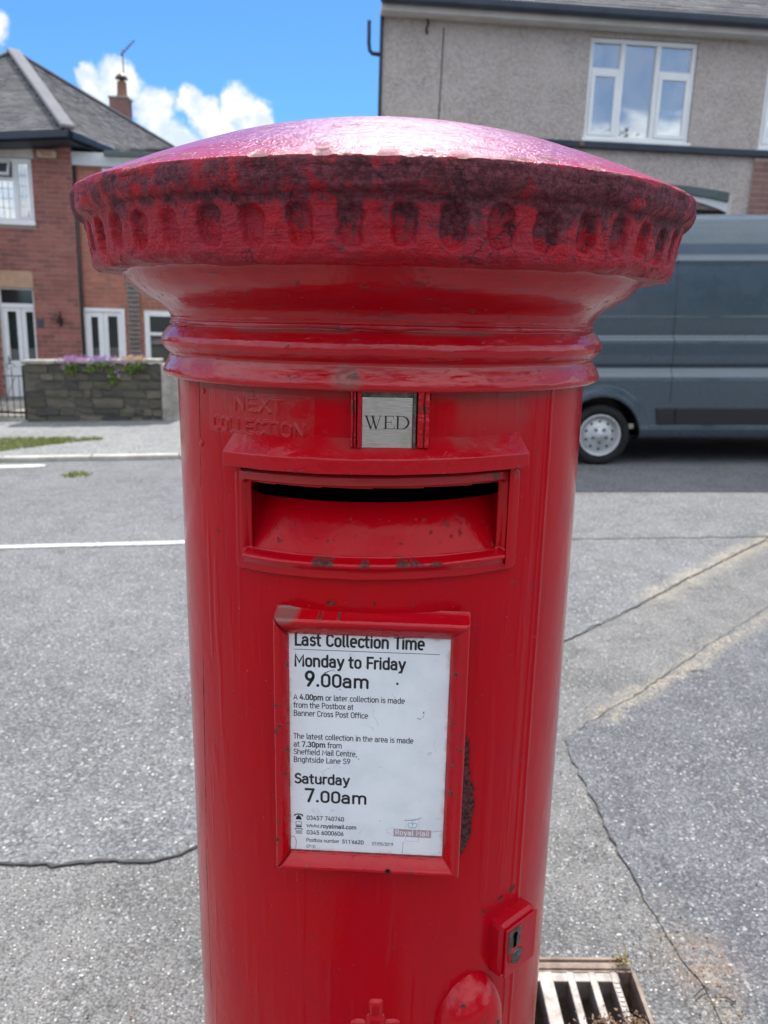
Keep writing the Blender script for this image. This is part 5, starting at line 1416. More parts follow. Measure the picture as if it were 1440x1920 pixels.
# chimney behind the ridge
_before = set(bpy.data.objects)
ch = MB(); 
Mc = LI
def wb(mb, x0, x1, y0, y1, z0, z1): mb.add([LI @ Vector(q) for q in [(x, y, z) for x in (x0, x1) for y in (y0, y1) for z in (z0, z1)]], [(0, 1, 3, 2), (4, 6, 7, 5), (0, 4, 5, 1), (2, 3, 7, 6), (0, 2, 6, 4), (1, 5, 7, 3)])
wb(ch, -5.93, -5.55, 17, 17.3, 4.0, 5.62); ch = ch.obj('chimney', BRICK_B, lh)
cc = MB(); wb(cc, -5.95, -5.53, 16.98, 17.32, 5.621, 5.665); cc.obj('chimney_cap', STONEM, ch, bevel=.01)
cp = MB(); cp.lathe([(.125, 0), (.10, .06), (.093, .28), (.10, .29), (.085, .30)], 20); cp.v = [tuple(LI @ (Vector(q) + Vector((-5.70, 17.15, 5.666)))) for q in cp.v]; cp.obj('chimney_pot', TERRA, ch, True)
cp = MB(); cp.lathe([(.04, -.04), (.05, .0), (.135, .0), (.10, .055), (.04, .10), (.001, .115)], 20); cp.v = [tuple(LI @ (Vector(q) + Vector((-5.70, 17.15, 6.02)))) for q in cp.v]; cp.obj('cowl', OLDMETAL, ch, True)
SW2 = Matrix.Translation(Vector(CAMP)) @ Matrix.Scale(1.125, 4) @ Matrix.Translation(-Vector(CAMP))
ch.matrix_local = LI @ SW2 @ LI.inverted() @ ch.matrix_local
aer = thing('aerial', 'thin television aerial on the chimney of the brick house', 'aerial', (-5.70, 17.3, 5.9))
MB().tube([(0, 0, 0), (0, 0, .72)], .013, 6).obj('mast', OLDMETAL, aer, True)
bo = MB(); bo.tube([(-.05, 0, .60), (.26, .0, .90)], .012, 6)
for k in range(7):
    p = Vector((-.04 + .045 * k, 0, .61 + .044 * k)); bo.tube([p + Vector((0, -.09, 0)), p + Vector((0, .09, 0))], .006, 5)
bo.obj('boom', OLDMETAL, aer, True)
aer.matrix_world = SW2 @ aer.matrix_world.copy() if False else SW2 @ Matrix.Translation((-5.70, 17.3, 5.9))
# fixtures on the front
al = thing('alarm_box', 'cream alarm box with faded red print high on the brick pier', 'alarm box', tuple(LI.inverted() @ Vector((.023, -.012, 3.815))), R_(7))
MB().box(-.150, .150, -.06, 0, -.060, .058).obj('case', ALARM, al, bevel=.012)
mb = MB()
random.seed(3)
for r_w in (0, 1):
    u = -.105 + r_w * .03
    while u < .085:
        w = random.choice((.024, .028, .032)); mb.box(u, u + w * .4, -.064, -.0605, .000 - r_w * .040, .036 - r_w * .040); mb.box(u + w * .4, u + w * .85, -.064, -.0605, .018 - r_w * .040, .030 - r_w * .040); u += w + .004
mb.obj('print', ALARMR, al, kind='stuff')
lp = thing('wall_bracket', 'black wrought iron lamp bracket on the brick wall right of the door', 'bracket', tuple(LI.inverted() @ Vector((.065, -.012, 1.20))), R_(7))
MB().tube([(0, -.01, .13), (0, -.01, -.12)], .012, 6).obj('back_bar', IRON, lp, True)
MB().tube([(0, -.01, .05), (-.06, -.06, .07), (-.12, -.10, .03), (-.12, -.11, -.02), (-.09, -.09, -.02)], .008, 6).obj('arm', IRON, lp, True)
MB().tube([(0, -.01, -.08), (-.05, -.05, -.03), (-.10, -.09, .02)], .007, 6).obj('brace', IRON, lp, True)
MB().lathe([(.001, .05), (.045, .02), (.04, -.06), (.001, -.07)], 8, 'z', (0, -.05, .0)).obj('lantern', IRON, lp)
pq = thing('door_plaque', 'small dark blue plaque beside the white front door', 'plaque', tuple(LI.inverted() @ Vector((-.27, -.012, 1.13))), R_(7))
MB().box(-.048, .048, -.015, 0, -.07, .07).obj('panel', PLAQUE, pq, bevel=.004)
tr = thing('trellis', 'grey wooden trellis on the brick wall between the two windows', 'trellis', (0, 0, 0))
tr.matrix_world = SW @ LI.inverted() @ Matrix.Translation((mu, my - .016, 0))
for u in (.418, .475, .532, .590): bar(tr, 'upright', WOODG, u, u + .026, -.03, -.012, .1, 2.45, .003)
for k in range(28): bar(tr, 'slat', WOODG, .408, .628, -.046, -.031, .14 + k * .083, .14 + k * .083 + .030, .003)

# ================================================================== PEBBLEDASH HOUSE (right)
RM = Matrix.Translation((4.893, 10.515, 0)) @ Matrix.Rotation(R_(5.7), 4, 'Z'); RI = RM.inverted()
rh = thing('pebbledash_house', 'grey-brown pebbledashed house with white window and dark string course behind the van', 'house', (4.893, 10.515, 0), R_(5.7))
HW = [(-2.475, -1.055, 3.728, 4.925), (-.088, 1.30, 3.72, 4.925), (-2.28, -.425, .2, 2.93)]
wall = MB(); holed(wall, -5.13, 4.0, -.2, 5.16, HW, 0, .3); wall.box(-4.30, -4.0, .31, 6.5, -.2, 5.16); wall.box(3.7, 4.0, .31, 6.5, -.2, 5.16); wall.box(-4.0, 3.7, 6.2, 6.5, -.2, 5.16)
rw = wall.obj('wall', DASH, rh)
# brick panel right of the porch, ground floor
bp = MB().box(-.122, 4.0, -.03, -.001, -.2, 3.604).obj('brick_panel', MORTAR, rh)
BMB = [brick_mesh(.212, .0615, .006, 40 + i, BRICK_B) for i in range(3)]; HBB = brick_mesh(.1, .0615, .006, 49, BRICK_B)
bricks(bp, -.120, 1.0, 2.35, 3.60, [], lambda u, z: -z + u * .5, BMB, HBB, BRICK_B, 60, rise=.0765, y=-.03, seed=8)
bar(rh, 'string_course', NAVY, -5.14, 4.0, -.075, -.002, 3.612, 3.688, .006)
bar(rh, 'fascia', CREAM, -5.16, 4.1, -.235, -.02, 4.985, 5.065, .004)
m_ = MB().box(-5.18, 4.1, -.36, -.236, 5.045, 5.16); m_.obj('gutter', NAVY, rh, bevel=.03)
bar(rh, 'corner_pipe', BLACKP, -5.155, -5.115, -.03, .04, -.2, 5.04, .01)
rp = [RM @ Vector(q) for q in ((-5.2, -.28, 5.15), (4.1, -.28, 5.15), (4.1, 3.3, 7.3), (-4.2, 3.3, 7.3))]
slab(rh, 'roof', rp, RI, .05, SLATEB); roof_slates(rh, [rp[0], rp[1], RM @ Vector((4.1, .9, 5.8582)), RM @ Vector((-5.2, .9, 5.8582))], rp[0], rp[1], .15, .24, 5, RI)
slab(rh, 'roof', [RM @ Vector(q) for q in ((-4.2, 3.3, 7.3), (4.1, 3.3, 7.3), (4.1, 6.9, 5.15), (-4.2, 6.9, 5.15))], RI, .05, SLATEB)
gb = MB(); gb.prism([(0, 0)], 0, 0) if False else None
m_ = MB(); m_.add([(-4.3, .31, 5.161), (-4.3, 6.5, 5.161), (-4.3, 3.3, 7.1), (-4.0, .31, 5.161), (-4.0, 6.5, 5.161), (-4.0, 3.3, 7.1)], [(0, 1, 2), (3, 5, 4), (0, 3, 4, 1), (1, 4, 5, 2), (2, 5, 3, 0)]); m_.obj('gable', DASH, rh)
def big_window(u0, label, lead):
    z0, z1 = 3.73, 4.923; u1 = u0 + 1.418
    f = MB(); frame_ring(f, u0, u1, z0, z1, .03, .12, .052); f.box(u0 + .415, u0 + .475, .03, .12, z0 + .052, z1 - .052); f.box(u0 + .885, u0 + .945, .03, .12, z0 + .052, z1 - .052)
    f.box(u0 + .052, u0 + .415, .034, .116, 4.530, 4.582); f.box(u0 + .945, u1 - .052, .034, .116, 4.530, 4.582)
    f = f.obj('window', UPVC, rh, bevel=.006, label=label)
    s = MB(); frame_ring(s, u0 + .053, u0 + .414, z0 + .053, 4.529, .018, .06, .048); s.obj('sash', UPVC, f, bevel=.006)
    s = MB(); frame_ring(s, u0 + .946, u1 - .053, z0 + .053, 4.529, .018, .06, .048); s.obj('sash', UPVC, f, bevel=.006)
    pane(f, u0 + .053, u0 + .414, 4.583, 4.870, .07, GLASS); pane(f, u0 + .102, u0 + .365, 3.832, 4.480, .04, GLASS); pane(f, u0 + .476, u0 + .884, 3.783, 4.870, .07, GLASS)
    pane(f, u0 + .946, u1 - .053, 4.583, 4.870, .07, GLASS); pane(f, u0 + .995, u1 - .102, 3.832, 4.480, .04, GLASS)
    curtain(f, u0 + .03, u0 + .23, 3.75, 4.90, .20, 1, 4); curtain(f, u0 + 1.0, u1 - .03, 3.75, 4.90, .20, 2, 6)
    MB().box(u0 - .1, u1 + .1, .62, .66, 3.5, 5.1).obj('room_board', ROOM, f)
    MB().box(u0 - .035, u1 + .01, -.06, .045, 3.692, 3.731).obj('sill', UPVC, f, bevel=.006)
big_window(-2.475, 'white window over the porch with net curtains either side', 0)
big_window(-.088, 'white window at the right edge', 0)
MB().box(-2.53, -1.0, -.006, -.001, 4.926, 4.975).obj('lintel', DASH, rh)
# porch arch
def arcz(u, top, rise, c=-1.352, hs=.93): return top - rise * ((u - c) / hs) ** 2
us = [-2.28 + 1.855 * i / 24 for i in range(25)]
pa = MB(); pa.prism([(u, arcz(u, 3.218, .066)) for u in us] + [(u, arcz(u, 3.118, .082)) for u in us[::-1]], -.05, -.001); pa.obj('porch_lintel', TEAL, rh, bevel=.004)
pa = MB(); pa.prism([(u, arcz(u, 3.117, .084)) for u in us] + [(u, arcz(u, 3.070, .165)) for u in us[::-1]], -.02, .06); pa.obj('porch_arch', WHITEP, rh, bevel=.004)
MB().box(-.424, -.36, -.012, -.001, 2.2, 3.13).obj('porch_jamb', CREAM, rh)
sp_ = MB(); sp_.prism([(u, arcz(u, 3.069, .167)) for u in us] + [(-.425, 2.931), (-2.28, 2.931)], -.0, .05); sp_.obj('porch_fanlight', WINDK, rh)
MB().box(-2.28, -.425, .5, .54, .2, 2.93).obj('porch_back', ROOM, rh)
MB().box(-1.9, -.9, .44, .499, .25, 2.5).obj('porch_door', TEAL, rh, bevel=.01)
m_ = MB().tube([(-5.293, -.02, 4.93), (-5.290, -.02, 4.68), (-5.278, -.02, 4.60), (-5.245, -.02, 4.565), (-5.156, -.02, 4.56)], .024, 10); m_.obj('overflow_pipe', BLACKP, rh, True)
m_ = MB().tube([(-4.575, -.02, 5.06), (-4.58, -.03, 5.0), (-4.56, -.03, 4.94), (-4.585, -.03, 4.88), (-4.575, -.02, 4.82)], .014, 8); m_.obj('wall_tie', IRON, rh, True)
m_ = MB().tube([(-4.363, -.004, 4.91), (-4.368, -.004, 4.4), (-4.383, -.004, 3.70)], .0065, 6); m_.obj('cable', BROWNP, rh, True)
bar(rh, 'ledge', WHITEP, -.42, .6, -.04, -.001, 4.985 - .005, 5.012 - .04, .004)
MB().box(-2.545, -2.475, -.088, -.076, 3.625, 3.675).obj('brick_end', TERRA, rh, bevel=.006)

# ================================================================== GARDEN WALL, GATE, FLOWERS
MORTAR_D = mat('old_dark_mortar', f_mottle((.07, .065, .05), (.15, .14, .115), 6, .6), rough=.95)
WM = Matrix.Translation((-3.78, 9.75, 0)) @ Matrix.Rotation(R_(6), 4, 'Z')
gw = thing('garden_wall', 'low dark rubble stone garden wall with pale coping and square end pier', 'wall', (-3.78, 9.75, 0), R_(6))
SL = .036
def zb_(u): return -.10 + SL * u * .2
core = MB(); vs = [(u, y, z) for u in (-1.03, .735) for y in (.02, .26) for z in (-.3, (.63 if u < 0 else .69))]
core.add(vs, [(0, 1, 3, 2), (4, 6, 7, 5), (0, 4, 5, 1), (2, 3, 7, 6), (0, 2, 6, 4), (1, 5, 7, 3)]); core.obj('core', MORTAR_D, gw)
def stone_mesh(seed):
    rnd = random.Random(seed); bm = bmesh.new(); bmesh.ops.create_cube(bm, size=1)
    bmesh.ops.subdivide_edges(bm, edges=bm.edges, cuts=1, use_grid_fill=True)
    for v in bm.verts:
        c = v.co; f = .93 if abs(c.x) > .4 and abs(c.z) > .4 else 1.0
        v.co = Vector((c.x * f + rnd.uniform(-.03, .03), c.y + rnd.uniform(-.10, .06) * (c.y < 0), c.z * f + rnd.uniform(-.035, .035)))
    me = bpy.data.meshes.new('stone'); bm.to_mesh(me); bm.free(); me.materials.append(STONE_I); return me
SM = [stone_mesh(i) for i in range(6)]
rnd = random.Random(12); z = -.12; row = 0
for h in (.115, .10, .13, .105, .12, .10, .12):
    u = -1.03
    while u < .73:
        w = rnd.uniform(.11, .36) * (1.15 if h > .11 else .9); w = min(w, .735 - u)
        if .735 - (u + w) < .07: w = .735 - u
        w_j = 0; slope = .033 * (u + 1.03) * (z + .12) / .78
        o = link('stone', rnd.choice(SM), gw, (u + w / 2, .055 + rnd.uniform(-.012, .012), z + h / 2 + slope))
        o.scale = (w - .008, .10, h * rnd.uniform(.80, 1.0)); o.rotation_euler = (0, rnd.uniform(-.06, .06), 0)
        u += w
    z += h
for k in range(4):
    u0_, u1_ = -1.05 + k * .447, -1.05 + (k + 1) * .447 - .008
    zc0 = .665 + .033 * (u0_ + 1.03); mb = MB()
    s_ = .033
    vs = [(u, y, zc0 + s_ * (u - u0_) + dz) for u in (u0_, u1_) for y in (-.03, .30) for dz in (0, .045)]
    mb.add(vs, [(0, 1, 3, 2), (4, 6, 7, 5), (0, 4, 5, 1), (2, 3, 7, 6), (0, 2, 6, 4), (1, 5, 7, 3)]); mb.obj('coping_stone', STONEM, gw, bevel=.010)
bar(gw, 'pier', STONEM, .740, .968, -.01, .27, -.3, .690, .012)
gt = thing('garden_gate', 'low black wrought iron gate left of the garden wall', 'gate', tuple(WM @ Vector((-1.07, .10, 0))), R_(6))
for k in range(10): MB().tube([(-.06 - k * .085, 0, -.06), (-.06 - k * .085, 0, .58 if k % 2 else .50)], .006, 6).obj('upright', IRON, gt, True)
for z in (.0, .22, .50): MB().tube([(-.01, 0, z), (-.90, 0, z)], .008, 6).obj('rail', IRON, gt, True)
for k, u in enumerate((-.16, -.33, -.50, -.67)):
    MB().tube([(u + .07 * math.cos(t * .5) * (1 - t * .05), 0, .62 + .05 * math.sin(t * .5) * (1 - t * .05)) for t in range(14)], .005, 5).obj('scroll', IRON, gt, True)
MB().tube([(-.10, 0, .50), (-.30, 0, .05), (-.50, 0, .50)], .005, 5).obj('scroll', IRON, gt, True)
MB().box(-1.0, 0, .0, .5, -.12, -.02).obj('step', STONEM, gt, bevel=.01)
bar(gt, 'hinge_post', IRON, -.012, .012, -.012, .012, -.08, .64, .003)
rnd = random.Random(77)
def wpt(u, y, z): return WM @ Vector((u, y, z))
def plant(name, label, spots, petals, seed, cols):
    rnd = random.Random(seed); t = thing(name, label, 'flowers', tuple(wpt(spots[0][0], .1, spots[0][1])), 0)
    o0 = Vector(t.location); mb = MB()
    for u, z, ru, rz, n in spots: leafblob(mb, wpt(u, -.045, z) - o0, int(n * 1.5), (ru, .06, rz * 1.25), .016, rnd)
    link('foliage', mb.mesh('foliage', LEAF, normals=False), t)['kind'] = 'stuff'
    mb = MB()
    for u, z, ru, rz, n in petals:
        for _ in range(n):
            p = wpt(u + rnd.gauss(0, .5) * ru, rnd.uniform(-.09, .12), z + rnd.gauss(0, .55) * rz) - o0; s = rnd.uniform(.007, .014)
            a = rnd.uniform(0, 6.28); r_ = rnd.choice(cols)
            d1 = Vector((math.cos(a), rnd.uniform(-.4, .4), math.sin(a))) * s; d2 = Vector((-math.sin(a), rnd.uniform(-.4, .4), math.cos(a))) * s
            mb.add([p - d1, p - d2, p + d1, p + d2], [(0, 1, 2, 3)], r_)
    link('blossom', mb.mesh('blossom', PETAL, normals=False), t)['kind'] = 'stuff'
plant('flowering_plant', 'purple and pink flowers at the left end of the wall top clump', [(-.42, .67, .12, .03, 160), (-.42, .60, .10, .06, 130)], [(-.40, .74, .16, .04, 300), (-.48, .64, .07, .06, 40)], 1, [.02, .1, .35, .95, .5])
plant('flowering_plant', 'purple flowers trailing down the middle of the stone wall', [(.0, .69, .16, .03, 190), (.12, .55, .07, .12, 260), (-.15, .62, .12, .05, 100)], [(-.02, .745, .22, .035, 300), (.15, .60, .1, .07, 40)], 2, [.02, .1, .2, .95])
plant('flowering_plant', 'yellow and mauve flowers at the right end of the wall top clump', [(.42, .67, .14, .04, 260), (.36, .62, .10, .06, 120)], [(.42, .765, .12, .035, 200), (.34, .75, .16, .04, 160)], 3, [.05, .35, .72, .75, .78])
# ground of the little garden behind the wall
m_ = MB(); m_.add([tuple(WM @ Vector(q)) for q in ((-3, .3, -.02), (1.7, .3, .05), (1.7, 4.8, .05), (-3, 4.8, -.35))], [(0, 1, 2, 3)]); tag(m_.obj('garden_path', STONEM), 'paved front garden behind the stone wall', kind='structure')

# ================================================================== VAN
van = thing('panel_van', 'blue-grey metallic panel van parked at the far side on the right', 'van', (2.104, 6.69, .063))
van.rotation_euler = (0, -math.atan(GS), 0)
VP = [(.07, .268), (.03, .272), (.012, .29), (.0, .33), (-.006, .352), (-.0065, .358), (-.004, .368), (0, .40), (0, .56), (-.004, .70), (-.006, .82), (-.002, .855), (.012, .872), (.030, .895), (.036, .925), (.044, .938), (.040, .948), (.018, .962), (.014, .985), (.012, 1.05), (.012, 1.185), (.014, 1.196), (.040, 1.212), (.066, 1.228), (.066, 1.24), (.060, 1.26),
      (.050, 1.40), (.062, 1.60), (.082, 1.78), (.094, 1.885), (.086, 1.90), (.086, 1.915), (.110, 1.932), (.134, 1.950), (.155, 2.07), (.180, 2.17), (.200, 2.225), (.206, 2.232), (.222, 2.27), (.25, 2.305), (.30, 2.33), (.40, 2.35), (.60, 2.368), (.80, 2.374), (1.0, 2.376)]
VPr = resample(np.array(VP), .022); VPall = np.vstack([VPr, [(2.0 - y, z) for y, z in VPr[::-1][1:]]])
vx = np.unique(np.concatenate([np.arange(-1.02, 4.40, .06), np.arange(-.55, .50, .018), np.arange(2.9, 3.95, .018)]))
XX, II = np.meshgrid(vx, np.arange(len(VPall))); YY = VPall[II, 0]; ZZ = VPall[II, 1]
Hx = np.interp(XX, [2.75, 3.0, 3.75, 4.0, 4.3, 4.4], [2.376, 2.30, 1.30, 1.12, .95, .80])
ZZ = np.where(ZZ > .7, .7 + (ZZ - .7) * (Hx - .7) / 1.676, ZZ)
YYc = YY - 1; nf = np.interp(XX, [-1.02, -.96, -.8, 3.6, 4.1, 4.4], [.93, .985, 1, 1, .95, .78]); YY = 1 + YYc * nf
rem = np.zeros(XX.shape, bool)
for cx in (-.042, 3.41):
    dx, dz = XX - cx, ZZ - .292; d = np.hypot(dx, dz); sd_ = (np.abs(YY - 1) > .80)
    ins = (d < .372) & sd_ & (ZZ < .7); rem |= ins
    fl = np.exp(-((d - .40) / .05) ** 2) * sd_ * (dz > -.05) * (ZZ < .80); YY = YY + np.sign(YY - 1) * .016 * fl
    k = np.where(ins, .372 / np.maximum(d, .01), 1); XX = np.where(ins, cx + dx * k, XX); ZZ = np.where(ins, np.maximum(.262, .292 + dz * k), ZZ)
kv = rem; kq = ~(kv[:-1, :-1] & kv[1:, :-1] & kv[:-1, 1:] & kv[1:, 1:])
V = np.stack([XX, YY, ZZ], -1).reshape(-1, 3)
me = mesh_from('body', V, grid_faces(XX.shape[0], XX.shape[1], False, kq), VAN, True)
vb = link('body', me, van)
for ix, s_ in ((0, 'rear_end'), (XX.shape[1] - 1, 'nose_panel')):
    pts = [(XX[i, ix], YY[i, ix], ZZ[i, ix]) for i in range(XX.shape[0])]; link(s_, mesh_from(s_, pts, [tuple(range(len(pts)))], VAN), van)
MB().box(-.98, 4.3, .12, 1.88, .263, .275).obj('underbody', BLACKP, van)
for cx in (-.042, 3.41):
    m_ = MB()
    n = 24; vs = []
    for i in range(n + 1):
        a = math.pi * (-.05 + 1.1 * i / n); vs += [(cx + .375 * math.cos(a), .045, .292 + .375 * math.sin(a)), (cx + .375 * math.cos(a), .42, .292 + .375 * math.sin(a))]
    m_.add(vs, [(2 * i, 2 * i + 1, 2 * i + 3, 2 * i + 2) for i in range(n)]); m_.add([(cx, .42, .1)] + [vs[2 * i + 1] for i in range(n + 1)], [(0, i + 1, i + 2) for i in range(n)])
    m_.obj('wheel_arch', BLACKP, van, normals=False) if False else m_.obj('wheel_arch', BLACKP, van)
def tilted(poly, y0, y1, nm, m, lab=None): return MB().prism(poly, y0, y1).obj(nm, m, van, bevel=.005, label=lab)
tilted([(.490, .402), (.645, .402), (.645, .558), (.470, .558)], -.020, .002, 'side_moulding', BLACKP); tilted([(.655, .402), (2.95, .402), (2.95, .558), (.655, .558)], -.020, .002, 'side_moulding', BLACKP)
def vseam(x, z0, z1, nm='panel_seam'):
    pts = [(y, z) for y, z in VPr if z0 < z < z1]; vs = []
    for y, z in pts: vs += [(x - .0035, y - .0008, z), (x + .0035, y - .0008, z)]
    link(nm, mesh_from(nm, vs, [(2 * i, 2 * i + 1, 2 * i + 3, 2 * i + 2) for i in range(len(pts) - 1)], BLACKP), van)
vseam(.600, .60, 2.22); vseam(2.0, .37, 2.22)
def wheel(x, y, sgn):
    w = bpy.data.objects.new('wheel', None); COL.objects.link(w); w.parent = van; w.location = (x, y, .292)
    s = sgn
    MB().lathe([(.195, .03 * s), (.215, .004 * s), (.262, -.006 * s), (.284, .012 * s), (.293, .045 * s), (.293, .175 * s), (.27, .205 * s), (.19, .20 * s)], 56, 'y').obj('tyre', RUBBER, w, True)
    MB().lathe([(.203, .022 * s), (.200, .004 * s), (.190, .002 * s), (.183, .020 * s), (.176, .050 * s), (.165, .058 * s), (.158, .050 * s), (.150, .036 * s), (.118, .030 * s), (.108, .018 * s), (.098, .012 * s), (.045, .012 * s), (.040, .004 * s), (.001, .002 * s)], 56, 'y').obj('rim', WHEELM, w, True)
    for k in range(10):
        a = R_(18 + 36 * k); MB().lathe([(.0125, 0), (.0001, 0)], 12, 'y', (.133 * math.cos(a), .0305 * s, .133 * math.sin(a))).obj('vent_hole', DARK, w)
    for k in range(5):
        a = R_(54 + 72 * k); MB().lathe([(.016, .012 * s), (.015, -.002 * s), (.010, -.006 * s), (.001, -.006 * s)], 6, 'y', (.068 * math.cos(a), .0, .068 * math.sin(a))).obj('wheel_nut', NUT, w)
wheel(-.042, .012, 1); wheel(3.41, .012, 1); wheel(-.042, 1.99, -1); wheel(3.41, 1.99, -1)
MB().box(.255, .305, .10, .15, .345, .395).obj('side_lamp', LAMPW, van, bevel=.01)
m_ = MB(); m_.add([(2.55, .040, 1.32), (3.35, .035, 1.30), (3.15, .10, 1.95), (2.55, .105, 1.95)], [(0, 1, 2, 3)]); 
for v_i, (x, y, z) in enumerate(m_.v): m_.v[v_i] = (x, y - .02, z)
m_.obj('cab_window', WINDK, van)
MB().box(4.25, 4.42, .25, .55, .72, .90).obj('headlamp', HEADG, van, bevel=.03); MB().box(4.25, 4.42, 1.45, 1.75, .72, .90).obj('headlamp', HEADG, van, bevel=.03)
MB().box(-1.04, -1.0, .09, .2, .75, 1.35).obj('tail_lamp', REDL, van, bevel=.01); MB().box(-1.04, -1.0, 1.8, 1.91, .75, 1.35).obj('tail_lamp', REDL, van, bevel=.01)
MB().box(-1.10, -.98, .08, 1.92, .36, .50).obj('rear_bumper', BLACKP, van, bevel=.02); MB().box(4.2, 4.46, .18, 1.82, .30, .55).obj('front_bumper', BLACKP, van, bevel=.04)
m_ = MB(); m_.add([(3.05, .32, 2.262), (3.05, 1.68, 2.262), (3.72, 1.78, 1.36), (3.72, .22, 1.36)], [(0, 1, 2, 3)]); m_.v = [(x + .02, y, z + .03) for x, y, z in m_.v]; m_.obj('windscreen', WINDK, van)
m_ = MB().tube([(1.2, .5, .24), (2.4, .5, .22)], .05, 8); m_.obj('exhaust', RUSTY, van, True)

# ================================================================== ACROSS THE NEAR SIDE (behind the viewer, seen only in reflections)
hb = thing('rendered_house', 'white rendered house with brown tiled roof behind the viewer', 'house', (1.0, -15.0, 0))
m_ = MB(); holed(m_, -5, 9, -.5, 4.6, [(-3.5, -1.6, 1.0, 2.3), (.5, 1.5, 0, 2.2), (3.5, 5.4, 1.0, 2.3), (-3.4, -1.8, 3.1, 4.2), (3.6, 5.2, 3.1, 4.2)], -.3, 0); m_.box(-5, 9, -6, -.301, -.5, 4.6); m_.obj('wall', RENDERW, hb)
for a, b, c, d in ((-3.5, -1.6, 1.0, 2.3), (3.5, 5.4, 1.0, 2.3), (-3.4, -1.8, 3.1, 4.2), (3.6, 5.2, 3.1, 4.2)):
    m_ = MB(); frame_ring(m_, a, b, c, d, -.2, -.1, .06); f_ = m_.obj('window', UPVC, hb); MB().box(a + .06, b - .06, -.19, -.18, c + .06, d - .06).obj('pane', WINDK, f_)
MB().box(.5, 1.5, -.25, -.1, 0, 2.2).obj('door', TEAL, hb)
m_ = MB(); m_.add([(-5.4, .5, 4.5), (9.4, .5, 4.5), (7, -3.2, 7.0), (-3, -3.2, 7.0), (-5.4, -6.6, 4.5), (9.4, -6.6, 4.5)], [(0, 1, 2, 3), (4, 3, 2, 5), (0, 3, 4), (1, 5, 2), (0, 4, 5, 1)]); m_.obj('roof', TILE, hb)
for x_, y_, rz_, w_h, lab in ((-17, -15.5, 0, 9, 'plain brick house at the left of the row behind the viewer'), (22, -15.5, 0, 9, 'plain brick house at the right of the row behind the viewer'),
                     (-21, 12.5, R_(187), 9, 'brown brick house along the far pavement, left of the hipped brick house'), (16.5, 13.5, R_(186), 9, 'brown brick house along the far pavement, right of the pebbledashed house')):
    h_ = thing('brick_house', lab, 'house', (x_, y_, gz(x_)), rz_); m_ = MB()
    hl = [(-3, -1.2, 1.0, 2.3), (1.4, 3.2, 1.0, 2.3), (-3, -1.2, 3.2, 4.3), (1.4, 3.2, 3.2, 4.3), (-.5, .5, 0, 2.1)]
    holed(m_, -w_h / 2, w_h / 2, -1, 4.8, hl, -.3, 0); m_.box(-w_h / 2, w_h / 2, -6, -.301, -1, 4.8); m_.obj('wall', BRICK_B, h_)
    for a, b, c, d in hl[:4]:
        m_ = MB(); frame_ring(m_, a, b, c, d, -.2, -.1, .06); f_ = m_.obj('window', UPVC, h_); MB().box(a + .06, b - .06, -.19, -.18, c + .06, d - .06).obj('pane', WINDK, f_)
    MB().box(-.5, .5, -.25, -.1, 0, 2.1).obj('door', TEAL, h_)
    q = w_h / 2 + .4; m_ = MB(); m_.add([(-q, .5, 4.7), (q, .5, 4.7), (q - 2.5, -3.2, 7.2), (-q + 2.5, -3.2, 7.2), (-q, -6.6, 4.7), (q, -6.6, 4.7)], [(0, 1, 2, 3), (4, 3, 2, 5), (0, 3, 4), (1, 5, 2), (0, 4, 5, 1)]); m_.obj('roof', TILE, h_)
def tree(x, y, h, rad, seed, label):
    rnd = random.Random(seed); t = thing('tree', label, 'tree', (x, y, gz(x)))
    tk = MB().tube([(0, 0, -.2), (.05, 0, h * .25), (-.05, .05, h * .5), (0, 0, h * .8)], [.22, .17, .12, .04], 10)
    for k in range(6):
        a = rnd.uniform(0, 6.28); z = h * rnd.uniform(.3, .6); tk.tube([(0, 0, z), (math.cos(a) * rad * .35, math.sin(a) * rad * .35, z + h * .12), (math.cos(a) * rad * .7, math.sin(a) * rad * .7, z + h * .2)], [.07, .05, .02], 6)
    tk.obj('trunk', BARK, t, True); mb = MB()
    for k in range(34):
        a = rnd.uniform(0, 6.28); rr = rad * rnd.random() ** .5; z = h * rnd.uniform(.38, .95); rr *= (1 - abs(z / h - .62) * 1.1)
        s = rad * rnd.uniform(.2, .36); leafblob(mb, (math.cos(a) * rr, math.sin(a) * rr, z), 170, (s, s, s * .7), .11, rnd)
    link('crown', mb.mesh('crown', TREEM, normals=False), t)['kind'] = 'stuff'
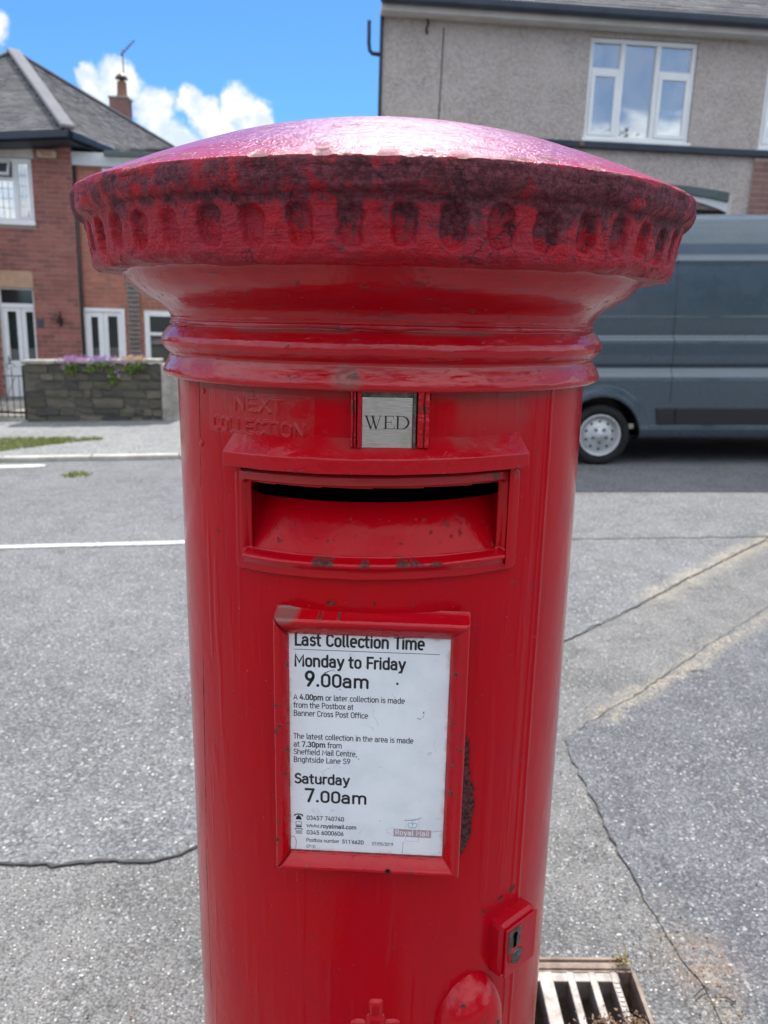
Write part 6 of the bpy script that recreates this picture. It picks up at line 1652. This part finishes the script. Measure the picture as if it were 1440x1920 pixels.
tree(-7.5, -13.5, 7.5, 2.8, 1, 'tall leafy tree at the left end of the row behind the viewer')
tree(13.5, -13.0, 8.5, 3.2, 2, 'broad leafy tree at the right end of the row behind the viewer')
tree(8.6, -7.5, 6.8, 2.8, 4, 'leafy tree added unseen behind the viewer on the right to block sky light')  # added to cut sky light reaching the right side of the post box
tree(-1.5, -11.0, 5.4, 1.7, 3, 'small leafy tree nearest the post box behind the viewer')
hd = thing('hedge', 'clipped green hedge along the pavement behind the viewer', 'hedge', (0, -8.6, 0)); mb = MB(); rnd = random.Random(6)
for k in range(9000):
    p = Vector((rnd.uniform(-12, 14), rnd.uniform(-.35, .35), rnd.uniform(.0, 1.25))); a = Vector((rnd.gauss(0, 1), rnd.gauss(0, 1), rnd.gauss(0, 1))).normalized(); b = a.cross(Vector((rnd.gauss(0, 1), rnd.gauss(0, 1), .3))).normalized(); s = rnd.uniform(.05, .1)
    mb.add([p - a * s, p + b * s * .6, p + a * s, p - b * s * .6], [(0, 1, 2, 3)], rnd.random())
link('foliage', mb.mesh('foliage', TREEM, normals=False), hd)['kind'] = 'stuff'
MB().box(-12, 14, -.25, .25, -.4, 1.15).obj('core', MUD, hd)

# a garden hedge closing the gap between the two houses across the road
hf = thing('hedge', 'green garden hedge beyond the gap between the two houses across the road', 'hedge', (0, 21, 0)); mb = MB(); rnd = random.Random(16)
for k in range(11000):
    p = Vector((rnd.uniform(-26, 26), rnd.uniform(-.5, .5), rnd.uniform(.0, 2.4))); a = Vector((rnd.gauss(0, 1), rnd.gauss(0, 1), rnd.gauss(0, 1))).normalized(); b = a.cross(Vector((rnd.gauss(0, 1), rnd.gauss(0, 1), .3))).normalized(); q_ = rnd.uniform(.1, .2)
    mb.add([p - a * q_, p + b * q_ * .6, p + a * q_, p - b * q_ * .6], [(0, 1, 2, 3)], rnd.random())
link('foliage', mb.mesh('foliage', TREEM, normals=False), hf)['kind'] = 'stuff'
MB().box(-26, 26, -.4, .4, -1, 2.2).obj('core', MUD, hf)
